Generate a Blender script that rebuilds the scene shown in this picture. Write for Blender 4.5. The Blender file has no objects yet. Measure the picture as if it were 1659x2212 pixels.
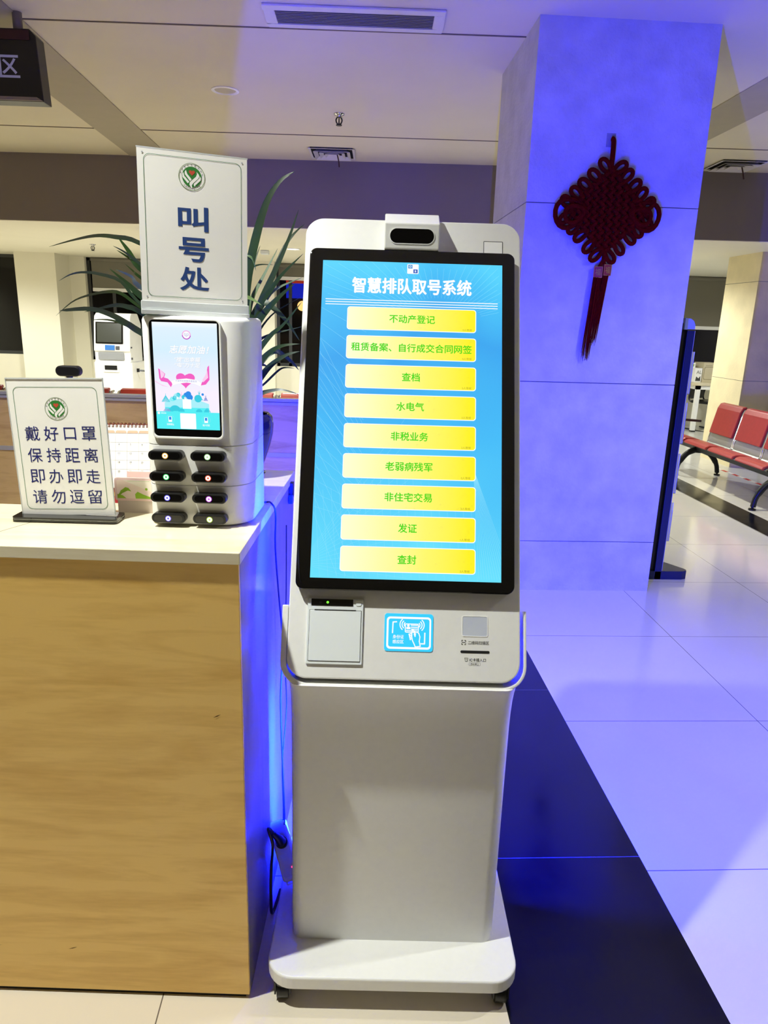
import bpy, bmesh, math, random
from mathutils import Matrix, Vector, Euler
random.seed(7)
R = math.radians
S = bpy.context.scene
COL = S.collection

# ------------------------------------------------------------------ camera
W, H, FP = 1659, 2212, 1524.34
CAM = Vector((0, 0, 1.524))
AX = Vector((0.99830448, -0.05038815, 0.02914093))
AY = Vector((-0.01503152, 0.2604871, 0.96536031))
AZ = Vector((0.05623356, 0.96416156, -0.25928803))
cam = bpy.data.objects.new('camera', bpy.data.cameras.new('camera'))
COL.objects.link(cam)
cam.matrix_world = Matrix(((AX.x, AY.x, -AZ.x, CAM.x), (AX.y, AY.y, -AZ.y, CAM.y), (AX.z, AY.z, -AZ.z, CAM.z), (0, 0, 0, 1)))
cam.data.sensor_fit = 'HORIZONTAL'
cam.data.sensor_width = 36
cam.data.lens = FP / W * 36
cam.data.clip_start = 0.05
S.camera = cam

def at(px, py, Y):
    """the point of the place seen at a pixel of the photograph, at depth Y"""
    d = AZ + AX * ((px - W / 2) / FP) - AY * ((py - H / 2) / FP)
    return CAM + d * ((Y - CAM.y) / d.y)

# ------------------------------------------------------------------ exposure, world
S.view_settings.view_transform = 'Standard'
S.view_settings.look = 'None'
S.view_settings.gamma = 1
S.view_settings.use_curve_mapping = False
S.view_settings.exposure = 0.0
S.cycles.max_bounces = 7
S.cycles.diffuse_bounces = 4
S.cycles.glossy_bounces = 3
S.cycles.transparent_max_bounces = 10
S.cycles.caustics_reflective = False
S.cycles.caustics_refractive = False
S.cycles.sample_clamp_indirect = 40
world = bpy.data.worlds.new('world')
S.world = world
world.use_nodes = True
world.node_tree.nodes['Background'].inputs[0].default_value = (1.0, 0.86, 0.62, 1)
world.node_tree.nodes['Background'].inputs[1].default_value = 0.05

# ------------------------------------------------------------------ lights of the place
def lamp(name, kind, loc, power, color, size=0.1, rot=(0, 0, 0), **kw):
    l = bpy.data.lights.new(name, kind)
    l.energy = power
    l.color = color
    if kind == 'AREA':
        l.size = size
        if 'size_y' in kw:
            l.shape = 'RECTANGLE'; l.size_y = kw['size_y']
    else:
        l.shadow_soft_size = size
    if kind == 'SPOT':
        l.spot_size = kw.get('angle', R(120)); l.spot_blend = kw.get('blend', 0.5)
    o = bpy.data.objects.new(name, l)
    o.location = loc; o.rotation_euler = rot
    COL.objects.link(o)
    return o

WARM = (1.0, 0.95, 0.70)
NEUT = (0.98, 1.0, 0.93)
# the hall downlight over the left shoulder that throws the crisp shadows on kiosk and station
lamp('hall_downlight_and_fill', 'SPOT', (-0.88, 1.08, 2.97), 312, NEUT, 0.03, angle=R(122), blend=1.0)
# fill spots added without fittings, for pillar, partition and ceiling bounce
lamp('hall_downlight_and_fill', 'SPOT', (2.7, 1.75, 2.97), 150, NEUT, 0.06, angle=R(150), blend=0.6)  # added fill for the pillar front and right floor
lamp('hall_downlight_and_fill', 'SPOT', (-1.5, 3.0, 2.97), 190, WARM, 0.06, angle=R(80), blend=0.8)  # added to brighten the partition behind the counter
lamp('hall_downlight_and_fill', 'SPOT', (-3.4, 4.9, 2.97), 110, WARM, 0.06, angle=R(85), blend=0.8)  # this and the next two: added, floor bounce brightens the ceiling
lamp('hall_downlight_and_fill', 'SPOT', (-1.0, 5.9, 2.97), 270, WARM, 0.06, angle=R(75), blend=0.8)
lamp('hall_downlight_and_fill', 'SPOT', (3.1, 5.9, 2.97), 220, WARM, 0.06, angle=R(80), blend=0.8)
# daylight-bright lamps under the low ceiling at the back
for lx, ly, p in ((-3.6, 9.0, 260), (-0.70, 9.57, 250), (1.8, 9.2, 150), (3.3, 9.0, 220), (-5.6, 9.6, 200), (6.2, 9.6, 90)):
    lamp('back_downlight', 'SPOT', (lx, ly, 2.36), p * 0.85, (0.97, 1.0, 0.95), 0.07, angle=R(165), blend=0.5)

# ------------------------------------------------------------------ materials
def lin(c):
    out = []
    for v in c[:3]:
        v = v / 255
        out.append(v / 12.92 if v <= 0.04045 else ((v + 0.055) / 1.055) ** 2.4)
    return tuple(out) + (1,)

def pm(name, col, rough=0.5, metal=0.0, spec=0.5, noise=None, bump=None, trans=0.0, alpha=1.0, coat=0.0, sheen=0.0):
    m = bpy.data.materials.new(name); m.use_nodes = True
    nt = m.node_tree; b = nt.nodes['Principled BSDF']
    b.inputs['Base Color'].default_value = lin(col)
    b.inputs['Roughness'].default_value = rough
    b.inputs['Metallic'].default_value = metal
    b.inputs['Specular IOR Level'].default_value = spec
    b.inputs['Transmission Weight'].default_value = trans
    b.inputs['Alpha'].default_value = alpha
    b.inputs['Coat Weight'].default_value = coat
    b.inputs['Sheen Weight'].default_value = sheen
    tc = nt.nodes.new('ShaderNodeTexCoord')
    n = nt.nodes.new('ShaderNodeTexNoise')
    nt.links.new(tc.outputs['Object'], n.inputs['Vector'])
    sc, amt = noise if noise else (9.0, 0.03)
    n.inputs['Scale'].default_value = sc; n.inputs['Detail'].default_value = 6
    mix = nt.nodes.new('ShaderNodeMix'); mix.data_type = 'RGBA'; mix.blend_type = 'MULTIPLY'
    rp = nt.nodes.new('ShaderNodeMapRange')
    rp.inputs['From Min'].default_value = 0.3; rp.inputs['From Max'].default_value = 0.7
    rp.inputs['To Min'].default_value = 1 - amt; rp.inputs['To Max'].default_value = 1 + amt * 0.4
    nt.links.new(n.outputs['Fac'], rp.inputs['Value'])
    mix.inputs['Factor'].default_value = 1
    mix.inputs['A'].default_value = lin(col)
    nt.links.new(rp.outputs['Result'], mix.inputs['B'])
    nt.links.new(mix.outputs['Result'], b.inputs['Base Color'])
    if bump:
        bn = nt.nodes.new('ShaderNodeTexNoise'); bn.inputs['Scale'].default_value = bump[0]; bn.inputs['Detail'].default_value = 8
        nt.links.new(tc.outputs['Object'], bn.inputs['Vector'])
        bp = nt.nodes.new('ShaderNodeBump'); bp.inputs['Strength'].default_value = bump[1]; bp.inputs['Distance'].default_value = 0.01
        nt.links.new(bn.outputs['Fac'], bp.inputs['Height']); nt.links.new(bp.outputs['Normal'], b.inputs['Normal'])
    return m

def em(name, col, strength=1.0):
    m = bpy.data.materials.new(name); m.use_nodes = True
    nt = m.node_tree; b = nt.nodes['Principled BSDF']
    b.inputs['Base Color'].default_value = (0.01, 0.01, 0.01, 1)
    b.inputs['Roughness'].default_value = 0.25
    b.inputs['Emission Color'].default_value = lin(col)
    b.inputs['Emission Strength'].default_value = strength
    return m

def em_grad(name, stops, axis='X', strength=1.0, wobble=0.0):
    """a lit display whose colour runs along the panel"""
    m = em(name, stops[0][1], strength)
    nt = m.node_tree; b = nt.nodes['Principled BSDF']
    tc = nt.nodes.new('ShaderNodeTexCoord'); sp = nt.nodes.new('ShaderNodeSeparateXYZ')
    nt.links.new(tc.outputs['Generated'], sp.inputs[0])
    cr = nt.nodes.new('ShaderNodeValToRGB')
    while len(cr.color_ramp.elements) < len(stops):
        cr.color_ramp.elements.new(0.5)
    for e, (p, c) in zip(cr.color_ramp.elements, stops):
        e.position = p; e.color = lin(c)
    src = sp.outputs[axis]
    if wobble:
        n = nt.nodes.new('ShaderNodeTexNoise'); n.inputs['Scale'].default_value = 2.2; n.inputs['Detail'].default_value = 1
        nt.links.new(tc.outputs['Generated'], n.inputs['Vector'])
        a = nt.nodes.new('ShaderNodeMath'); a.operation = 'MULTIPLY_ADD'
        nt.links.new(n.outputs['Fac'], a.inputs[0]); a.inputs[1].default_value = wobble
        nt.links.new(src, a.inputs[2])
        s = nt.nodes.new('ShaderNodeMath'); s.operation = 'SUBTRACT'; s.inputs[1].default_value = wobble * 0.5
        nt.links.new(a.outputs[0], s.inputs[0]); src = s.outputs[0]
    nt.links.new(src, cr.inputs['Fac'])
    nt.links.new(cr.outputs['Color'], b.inputs['Emission Color'])
    return m

def wood(name, c1, c2, rough=0.45, axis=(1.2, 9, 9), scale=1.0, coat=0.1):
    m = pm(name, c1, rough, coat=coat); nt = m.node_tree; b = nt.nodes['Principled BSDF']
    tc = nt.nodes.new('ShaderNodeTexCoord'); mp = nt.nodes.new('ShaderNodeMapping')
    mp.inputs['Scale'].default_value = tuple(a * scale for a in axis)
    nt.links.new(tc.outputs['Object'], mp.inputs['Vector'])
    n = nt.nodes.new('ShaderNodeTexNoise'); n.inputs['Scale'].default_value = 1.6; n.inputs['Detail'].default_value = 7; n.inputs['Distortion'].default_value = 1.2
    nt.links.new(mp.outputs[0], n.inputs['Vector'])
    n2 = nt.nodes.new('ShaderNodeTexNoise'); n2.inputs['Scale'].default_value = 14; n2.inputs['Detail'].default_value = 3
    nt.links.new(mp.outputs[0], n2.inputs['Vector'])
    ad = nt.nodes.new('ShaderNodeMath'); ad.operation = 'MULTIPLY_ADD'; ad.inputs[1].default_value = 0.25
    nt.links.new(n2.outputs['Fac'], ad.inputs[0]); nt.links.new(n.outputs['Fac'], ad.inputs[2])
    cr = nt.nodes.new('ShaderNodeValToRGB')
    cr.color_ramp.elements[0].position = 0.42; cr.color_ramp.elements[0].color = lin(c2)
    cr.color_ramp.elements[1].position = 0.68; cr.color_ramp.elements[1].color = lin(c1)
    nt.links.new(ad.outputs[0], cr.inputs['Fac'])
    nt.links.new(cr.outputs['Color'], b.inputs['Base Color'])
    return m

def tile_mat(name, col, jx, jy, px, py, joint, rough=0.08, var=0.05):
    """polished floor slabs with thin joints every px by py metres"""
    m = pm(name, col, rough, spec=0.6, noise=(1.3, var)); nt = m.node_tree; b = nt.nodes['Principled BSDF']
    g = nt.nodes.new('ShaderNodeNewGeometry'); sp = nt.nodes.new('ShaderNodeSeparateXYZ')
    nt.links.new(g.outputs['Position'], sp.inputs[0])
    def line(out, off, pitch):
        a = nt.nodes.new('ShaderNodeMath'); a.operation = 'SUBTRACT'; a.inputs[1].default_value = off - 0.0015
        nt.links.new(out, a.inputs[0])
        w = nt.nodes.new('ShaderNodeMath'); w.operation = 'WRAP'; w.inputs[1].default_value = pitch; w.inputs[2].default_value = 0
        nt.links.new(a.outputs[0], w.inputs[0])
        l = nt.nodes.new('ShaderNodeMath'); l.operation = 'LESS_THAN'; l.inputs[1].default_value = 0.003
        nt.links.new(w.outputs[0], l.inputs[0]); return l.outputs[0]
    mx = nt.nodes.new('ShaderNodeMath'); mx.operation = 'MAXIMUM'
    nt.links.new(line(sp.outputs['X'], jx, px), mx.inputs[0]); nt.links.new(line(sp.outputs['Y'], jy, py), mx.inputs[1])
    prev = b.inputs['Base Color'].links[0].from_socket
    mm = nt.nodes.new('ShaderNodeMix'); mm.data_type = 'RGBA'; mm.inputs['B'].default_value = lin(joint)
    nt.links.new(mx.outputs[0], mm.inputs['Factor']); nt.links.new(prev, mm.inputs['A'])
    nt.links.new(mm.outputs['Result'], b.inputs['Base Color'])
    # scuffs: thin patches where the polish is duller
    n = nt.nodes.new('ShaderNodeTexNoise'); n.inputs['Scale'].default_value = 5; n.inputs['Detail'].default_value = 8
    nt.links.new(g.outputs['Position'], n.inputs['Vector'])
    mr = nt.nodes.new('ShaderNodeMapRange'); mr.inputs['From Min'].default_value = 0.35; mr.inputs['From Max'].default_value = 0.8
    mr.inputs['To Min'].default_value = rough; mr.inputs['To Max'].default_value = rough + 0.12
    nt.links.new(n.outputs['Fac'], mr.inputs['Value']); nt.links.new(mr.outputs['Result'], b.inputs['Roughness'])
    return m

M = {}
M['plastic'] = pm('white powder coat', (232, 232, 228), 0.42, noise=(60, 0.02))
M['plastic2'] = pm('printer white', (226, 232, 232), 0.4)
M['white'] = pm('bright white plastic', (246, 246, 242), 0.35)
M['black'] = pm('black plastic', (14, 14, 15), 0.35)
M['gloss'] = pm('black glass', (6, 6, 7), 0.08, coat=0.3)
M['gray'] = pm('gray rubber', (70, 70, 74), 0.6)
M['ink'] = pm('dark gray print', (62, 64, 60), 0.7)
M['slot'] = pm('slot dark', (4, 4, 4), 0.8)
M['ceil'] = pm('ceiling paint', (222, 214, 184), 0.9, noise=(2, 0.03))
M['ceil2'] = pm('ceiling recess', (176, 168, 144), 0.9)
M['seam'] = pm('ceiling joint', (120, 108, 92), 0.9)
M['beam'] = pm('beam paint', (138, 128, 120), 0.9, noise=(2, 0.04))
M['wall'] = pm('wall paint', (238, 234, 214), 0.85, noise=(1.5, 0.03))
M['stone'] = pm('mottled stone cladding', (205, 205, 208), 0.55, noise=(7, 0.16), bump=(60, 0.35))
M['stone2'] = pm('cream stone cladding', (236, 222, 178), 0.6, noise=(5, 0.1), bump=(40, 0.2))
M['joint'] = pm('stone joint', (120, 118, 122), 0.8)
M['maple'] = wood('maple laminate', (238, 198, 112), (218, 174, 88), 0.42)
M['mapletop_paled'] = wood('maple paled as overlit', (222, 213, 184), (208, 194, 158), 0.3)  # overexposed lamp light put into the paler maple colour
M['mapleside_dimmed'] = wood('maple dimmed for blue glow', (126, 118, 108), (112, 104, 94), 0.4, axis=(9, 9, 1.0))  # maple colour darkened here to keep the blue glow saturated
M['part'] = wood('partition laminate', (204, 176, 124), (178, 148, 98), 0.5)
M['alu'] = pm('aluminium rail', (178, 180, 188), 0.4, 0.25)
M['acryl'] = pm('clear acrylic', (236, 240, 240), 0.12, trans=0.35, spec=0.5)
M['paper'] = pm('white paper', (240, 238, 232), 0.6)
M['green'] = pm('emblem green', (38, 120, 40), 0.6)
M['rim'] = pm('emblem rim', (120, 140, 100), 0.6)
M['line'] = pm('green rule', (44, 110, 60), 0.6)
M['heart'] = pm('emblem heart', (190, 70, 44), 0.6)
M['navy'] = pm('navy lettering', (24, 60, 124), 0.6)
M['navy2'] = pm('deep navy lettering', (14, 24, 104), 0.6)
M['pot'] = pm('glazed dark pot', (16, 20, 34), 0.12, coat=0.6)
M['soil'] = pm('potting soil', (40, 30, 22), 0.95)
M['leaf'] = pm('leaf green', (32, 58, 20), 0.4, noise=(14, 0.25))
M['leaf2'] = pm('leaf pale green', (84, 112, 56), 0.4, noise=(14, 0.2))
M['red'] = pm('red cord', (100, 10, 4), 0.85, spec=0.04, noise=(80, 0.3), bump=(220, 0.5))
M['redbag'] = pm('red brocade', (166, 20, 40), 0.45, noise=(40, 0.2))
M['gold'] = pm('gold thread', (214, 170, 70), 0.35, 0.6)
M['leather'] = pm('red leatherette', (176, 58, 52), 0.38, noise=(30, 0.08))
M['steel'] = pm('bare gray steel', (176, 180, 174), 0.4, 0.5)
M['chrome'] = pm('chrome', (220, 220, 222), 0.12, 1.0)
M['darkmetal'] = pm('dark metal', (34, 36, 34), 0.35, 0.4)
M['bluestand'] = pm('blue laminate', (12, 24, 66), 0.35)
M['bluecap'] = pm('pale blue cap', (150, 165, 225), 0.4)
M['blind'] = pm('gray roller cloth', (126, 122, 108), 0.9, noise=(200, 0.05))
M['frame'] = pm('dark window frame', (52, 54, 54), 0.5)
M['night'] = pm('night glass', (10, 8, 8), 0.08, coat=0.3)
M['floor'] = tile_mat('polished cream tile', (226, 216, 196), -0.403, 1.676, 0.8, 0.8, (110, 100, 90))
M['floor2'] = tile_mat('polished light tile', (216, 215, 210), 0.899 + 0.796, 1.6758, 0.8, 0.8, (92, 88, 92))
M['stripe'] = tile_mat('black granite', (9, 9, 11), 0.2, 1.733, 5, 0.992, (70, 72, 84), rough=0.12)
M['kraft'] = pm('carton', (200, 190, 160), 0.8)
M['redtape'] = pm('red tape', (190, 40, 34), 0.5)
M['whitetape'] = pm('white tape', (236, 232, 222), 0.5)
M['pink'] = pm('pink plastic', (246, 214, 206), 0.2, trans=0.15)
M['clearpink'] = pm('clear pink plastic', (246, 230, 216), 0.12, trans=0.35)
M['lime'] = pm('printed green', (140, 182, 34), 0.5)
M['blush'] = pm('printed blush', (236, 216, 200), 0.5)
M['peach'] = pm('calendar peach', (238, 178, 150), 0.5)
M['maroon'] = pm('maroon card', (140, 22, 30), 0.5)
M['copper'] = pm('copper wire', (150, 80, 66), 0.3, 0.8)
M['signred'] = pm('dark maroon metal', (60, 24, 22), 0.5)
M['signtext'] = pm('pale sign letters', (200, 206, 216), 0.5)

# ------------------------------------------------------------------ mesh builder
def rrect(w, h, r, n=6, cx=0, cy=0):
    pts = []
    for (sx, sy, a0) in ((1, 1, 0), (-1, 1, 90), (-1, -1, 180), (1, -1, 270)):
        for i in range(n + 1):
            a = R(a0 + 90 * i / n)
            pts.append((cx + sx * (w / 2 - r) + r * math.cos(a), cy + sy * (h / 2 - r) + r * math.sin(a)))
    return pts

def rr(x0, y0, x1, y1, r, n=6):
    return rrect(x1 - x0, y1 - y0, r, n, (x0 + x1) / 2, (y0 + y1) / 2)

def circ(r, n=24, cx=0, cy=0):
    return [(cx + r * math.cos(2 * math.pi * i / n), cy + r * math.sin(2 * math.pi * i / n)) for i in range(n)]

ID = Matrix.Identity(4)
_text_cache = {}

def text_geo(s, bold):
    key = (s, bold)
    if key in _text_cache:
        return _text_cache[key]
    cu = bpy.data.curves.new('t', 'FONT'); cu.body = s; cu.size = 1.0
    cu.offset = bold; cu.resolution_u = 3; cu.fill_mode = 'FRONT'
    o = bpy.data.objects.new('t', cu); COL.objects.link(o)
    dg = bpy.context.evaluated_depsgraph_get()
    me = bpy.data.meshes.new_from_object(o.evaluated_get(dg))
    vs = [(v.co.x, v.co.y) for v in me.vertices]; fs = [tuple(p.vertices) for p in me.polygons]
    bpy.data.objects.remove(o); bpy.data.curves.remove(cu); bpy.data.meshes.remove(me)
    _text_cache[key] = (vs, fs)
    return vs, fs

class MB:
    def __init__(s):
        s.v = []; s.f = []; s.m = []; s.sm = []
    def add(s, vs, fs, mi=0, T=ID, smooth=False):
        k = len(s.v)
        s.v += [T @ Vector(p) for p in vs]
        for f in fs:
            s.f.append(tuple(i + k for i in f)); s.m.append(mi); s.sm.append(smooth)
        return s
    def box(s, x0, y0, z0, x1, y1, z1, mi=0, T=ID):
        vs = [(x, y, z) for z in (z0, z1) for y in (y0, y1) for x in (x0, x1)]
        return s.add(vs, [(0, 2, 3, 1), (4, 5, 7, 6), (0, 1, 5, 4), (2, 6, 7, 3), (0, 4, 6, 2), (1, 3, 7, 5)], mi, T)
    def prism(s, pts, z0, z1, mi=0, T=ID):
        n = len(pts)
        vs = [(x, y, z0) for x, y in pts] + [(x, y, z1) for x, y in pts]
        fs = [tuple(range(n - 1, -1, -1)), tuple(range(n, 2 * n))] + [(i, (i + 1) % n, n + (i + 1) % n, n + i) for i in range(n)]
        return s.add(vs, fs, mi, T)
    def ring(s, outer, inner, z0, z1, mi=0, T=ID):
        n = len(outer)
        vs = [(x, y, z) for z in (z0, z1) for P in (outer, inner) for x, y in P]
        fs = []
        for i in range(n):
            j = (i + 1) % n
            fs += [(2 * n + i, 2 * n + j, 3 * n + j, 3 * n + i), (i, n + i, n + j, j), (i, j, 2 * n + j, 2 * n + i), (n + i, 3 * n + i, 3 * n + j, n + j)]
        return s.add(vs, fs, mi, T)
    def flat(s, pts, mi=0, T=ID, z=0):
        return s.add([(x, y, z) for x, y in pts], [tuple(range(len(pts)))], mi, T)
    def frame(s, outer, inner, mi=0, T=ID, z=0):
        n = len(outer)
        return s.add([(x, y, z) for P in (outer, inner) for x, y in P], [(i, (i + 1) % n, n + (i + 1) % n, n + i) for i in range(n)], mi, T)
    def loft(s, secs, mi=0, T=ID, caps=True, smooth=True, closed=True):
        n = len(secs[0]); vs = [p for q in secs for p in q]; fs = []
        for k in range(len(secs) - 1):
            for i in range(n if closed else n - 1):
                j = (i + 1) % n
                fs.append((k * n + i, k * n + j, (k + 1) * n + j, (k + 1) * n + i))
        s.add(vs, fs, mi, T, smooth)
        if caps:
            s.add(secs[0], [tuple(range(n - 1, -1, -1))], mi, T); s.add(secs[-1], [tuple(range(n))], mi, T)
        return s
    def tube(s, pts, r, n=8, mi=0, T=ID, closed=False, flat=1.0):
        pts = [Vector(p) for p in pts]; rs = r if isinstance(r, (list, tuple)) else [r] * len(pts)
        secs = []; up = None; L = len(pts)
        for i, p in enumerate(pts):
            a = pts[(i - 1) % L] if closed else pts[max(i - 1, 0)]; b = pts[(i + 1) % L] if closed else pts[min(i + 1, L - 1)]
            t = (b - a).normalized()
            if up is None:
                up = Vector((0, 0, 1)) if abs(t.z) < 0.9 else Vector((0, 1, 0))
            u = (up - t * up.dot(t))
            if u.length < 1e-6:
                u = t.orthogonal()
            u.normalize(); w = t.cross(u); up = u
            secs.append([tuple(p + (u * math.cos(2 * math.pi * k / n) * flat + w * math.sin(2 * math.pi * k / n)) * rs[i]) for k in range(n)])
        if closed:
            secs.append(secs[0])
            return s.loft(secs, mi, T, caps=False)
        return s.loft(secs, mi, T)
    def lathe(s, prof, n=24, mi=0, T=ID, caps=True):
        return s.loft([[(r * math.cos(2 * math.pi * k / n), r * math.sin(2 * math.pi * k / n), z) for k in range(n)] for r, z in prof], mi, T, caps)
    def sphere(s, c, r, mi=0, T=ID, sx=1, sy=1, sz=1, n=16):
        prof = [(max(r * math.sin(math.pi * k / 10), 1e-4), -r * math.cos(math.pi * k / 10)) for k in range(11)]
        return s.lathe(prof, n, mi, T @ Matrix.Translation(c) @ Matrix.Diagonal((sx, sy, sz, 1)), caps=False)
    def text(s, st, cx, cy, w=None, h=None, mi=0, T=ID, bold=0.0, z=0.0, shear=0.0, rot=0.0):
        vs, fs = text_geo(st, bold)
        if not vs:
            return s
        x0 = min(p[0] for p in vs); x1 = max(p[0] for p in vs); y0 = min(p[1] for p in vs); y1 = max(p[1] for p in vs)
        kx = w / (x1 - x0) if w else None; ky = h / (y1 - y0) if h else None
        if kx is None: kx = ky
        if ky is None: ky = kx
        ca, sa = math.cos(rot), math.sin(rot); out = []
        for x, y in vs:
            X = (x - (x0 + x1) / 2) * kx; Y = (y - (y0 + y1) / 2) * ky; X += shear * Y
            out.append((cx + X * ca - Y * sa, cy + X * sa + Y * ca, z))
        return s.add(out, fs, mi, T)
    def fat(s, st, cx, cy, d=0.0004, **kw):
        for dx, dy in ((-d, 0), (d, 0), (0, -d), (0, d)):
            s.text(st, cx + dx, cy + dy, **kw)
        return s
    def build(s, name, mats, parent=None, loc=None, rotz=0, bevel=0, seg=2, sharp=40, fix=True):
        me = bpy.data.meshes.new(name)
        me.from_pydata([tuple(p) for p in s.v], [], s.f)
        for m in (mats if isinstance(mats, (list, tuple)) else [mats]):
            me.materials.append(m)
        me.polygons.foreach_set('material_index', s.m); me.polygons.foreach_set('use_smooth', s.sm)
        if fix:
            bm = bmesh.new(); bm.from_mesh(me)
            bmesh.ops.remove_doubles(bm, verts=bm.verts, dist=1e-6)
            bmesh.ops.recalc_face_normals(bm, faces=bm.faces); bm.to_mesh(me); bm.free()
        if any(s.sm):
            me.set_sharp_from_angle(angle=R(sharp))
        me.update()
        o = bpy.data.objects.new(name, me); COL.objects.link(o)
        if parent: o.parent = parent
        if loc is not None: o.location = loc
        o.rotation_euler.z = rotz
        if bevel:
            b = o.modifiers.new('bevel', 'BEVEL'); b.width = bevel; b.segments = seg; b.limit_method = 'ANGLE'; b.angle_limit = R(40)
        return o

def thing(name, label, cat, loc=(0, 0, 0), rotz=0, group=None):
    o = bpy.data.objects.new(name, None); COL.objects.link(o); o.empty_display_size = 0.1
    o.location = loc; o.rotation_euler = (0, 0, rotz); o['label'] = label; o['category'] = cat
    if group: o['group'] = group
    return o

def tag(o, label, cat, group=None):
    o['label'] = label; o['category'] = cat
    if group: o['group'] = group
    return o

def struct(o):
    o['kind'] = 'structure'; return o

def copy_tree(o, parent=None):
    c = o.copy(); COL.objects.link(c); c.parent = parent
    for ch in [x for x in bpy.data.objects if x.parent == o]:
        copy_tree(ch, c)
    return c

def TR(x, y, z): return Matrix.Translation((x, y, z))
def RX(a): return Matrix.Rotation(R(a), 4, 'X')
def RY(a): return Matrix.Rotation(R(a), 4, 'Y')
def RZ(a): return Matrix.Rotation(R(a), 4, 'Z')
FRONT = RX(90)          # (x, y) drawn on an upright face that looks towards -Y

# ================================================================== THE SETTING
ZC, ZL = 3.0, 2.39      # hall ceiling, low ceiling behind the beam
XL, XR, YB = -7.0, 7.5, -4.0
def beamY(x): return 7.39 - 0.07 * x
def backY(x): return 11.72 - 0.075 * x

def slab(x0, y0, x1, y1, mat, name='floor'):
    return struct(MB().box(x0, y0, -0.05, x1, y1, 0).build(name, mat))
slab(XL, YB, 0.392, 13, M['floor'])
slab(0.392, YB, 0.899, 13, M['stripe'])
slab(0.899, YB, 3.302, 13, M['floor2'])
slab(3.302, YB, 3.575, 13, M['stripe'])
slab(3.575, YB, XR, 13, M['floor2'])
# hall ceiling
m = MB(); m.prism([(XL, YB), (XR, YB), (XR, beamY(XR) + 0.1), (XL, beamY(XL) + 0.1)], ZC, ZC + 0.1)
struct(m.build('ceiling', M['ceil']))
# beam: front face of the lowered ceiling, and the low ceiling itself
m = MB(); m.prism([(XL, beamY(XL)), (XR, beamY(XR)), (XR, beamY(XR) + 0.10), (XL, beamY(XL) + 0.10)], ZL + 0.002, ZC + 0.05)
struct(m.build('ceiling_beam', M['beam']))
m = MB(); m.prism([(XL, beamY(XL) + 0.001), (XR, beamY(XR) + 0.001), (XR, 13.2), (XL, 13.2)], ZL - 0.004, ZL + 0.001)
struct(m.build('ceiling', M['wall']))
def seam(p, q, wd=0.012, n='trim_1'):
    p = Vector((p[0], p[1], 0)); q = Vector((q[0], q[1], 0)); t = (q - p).normalized(); nn = Vector((-t.y, t.x, 0)) * wd / 2
    c = [p - nn, q - nn, q + nn, p + nn]
    return struct(MB().prism([(a.x, a.y) for a in c], ZC - 0.004, ZC + 0.02).build(n, M['seam']))
seam((-6.5, 6.76), (7.2, 6.09), 0.011, 'trim_1')
seam((-6.5, 4.53), (0.92, 4.2), 0.010, 'trim_2')
# sunken strips that run along the hall ceiling
for k, (a, b, c, d) in enumerate((((-1.72, 4.0), (-1.72, beamY(-1.7) + 0.02), (-2.10, beamY(-2.1) + 0.02), (-2.10, 4.0)), ((2.47, 3.0), (2.47, beamY(2.5) + 0.02), (2.84, beamY(2.8) + 0.02), (2.84, 3.0)))):
    struct(MB().prism([a, b, c, d], ZC - 0.006, ZC + 0.02).build('trim_%d' % (3 + k), M['ceil2']))

# big stone pillar, its cladding joints cut in
def pillar(x0, y0, x1, y1, z1, bands, mat, name, gap=0.0045):
    m = MB(); zs = [0] + bands + [z1]
    for a, b in zip(zs[:-1], zs[1:]):
        m.box(x0, y0, a + (gap / 2 if a else 0), x1, y1, b - (gap / 2 if b != z1 else 0))
        if b != z1:
            m.box(x0 + 0.006, y0 + 0.006, b - gap, x1 - 0.006, y1 - 0.006, b + gap, 1)
    return struct(m.build(name, [mat, M['joint']]))
pillar(0.920, 3.918, 1.838, 4.79, ZC + 0.01, [0.308, 1.232, 2.150], M['stone'], 'pillar')
pillar(4.50, 7.92, 5.35, 8.62, ZL + 0.01, [1.0, 2.08], M['stone2'], 'pillar')
struct(MB().box(4.86, 7.90, 0.0, 4.895, 7.93, ZL).build('trim_5', M['slot']))

# back wall: sill wall, piers, recesses
def wallseg(name, x0, x1, y0, y1, z0, z1, mat=None):
    return struct(MB().box(x0, y0, z0, x1, y1, z1).build(name, mat or M['wall']))
wallseg('wall_back', -7.0, -4.98, 11.95, 12.3, 0, 0.86)
wallseg('wall_back', -4.98, -4.385, 11.42, 12.3, 0, ZL + 0.01)
wallseg('wall_back', -4.385, -4.15, 11.98, 12.3, 0, ZL + 0.01)
wallseg('wall_back', -4.15, -1.64, 12.02, 12.3, 0, 0.80)
wallseg('wall_back', -1.64, -1.14, 11.60, 12.3, 0, ZL + 0.01)
wallseg('wall_back', -1.14, 3.0, 11.85, 12.2, 0, 0.78)
wallseg('wall_back', 3.0, 4.4, 11.55, 12.2, 0, ZL + 0.01)
wallseg('wall_back', 4.4, 7.5, 11.60, 12.0, 0, 0.80)
wallseg('wall_left', -7.1, -7.0, 7.9, 12.4, 0, ZL + 0.05)
wallseg('wall_right', 7.5, 7.6, 7.0, 12.4, 0, ZL + 0.05)
wallseg('wall_left', -7.1, -7.0, 0.5, 7.9, 0, ZC + 0.05)

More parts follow.
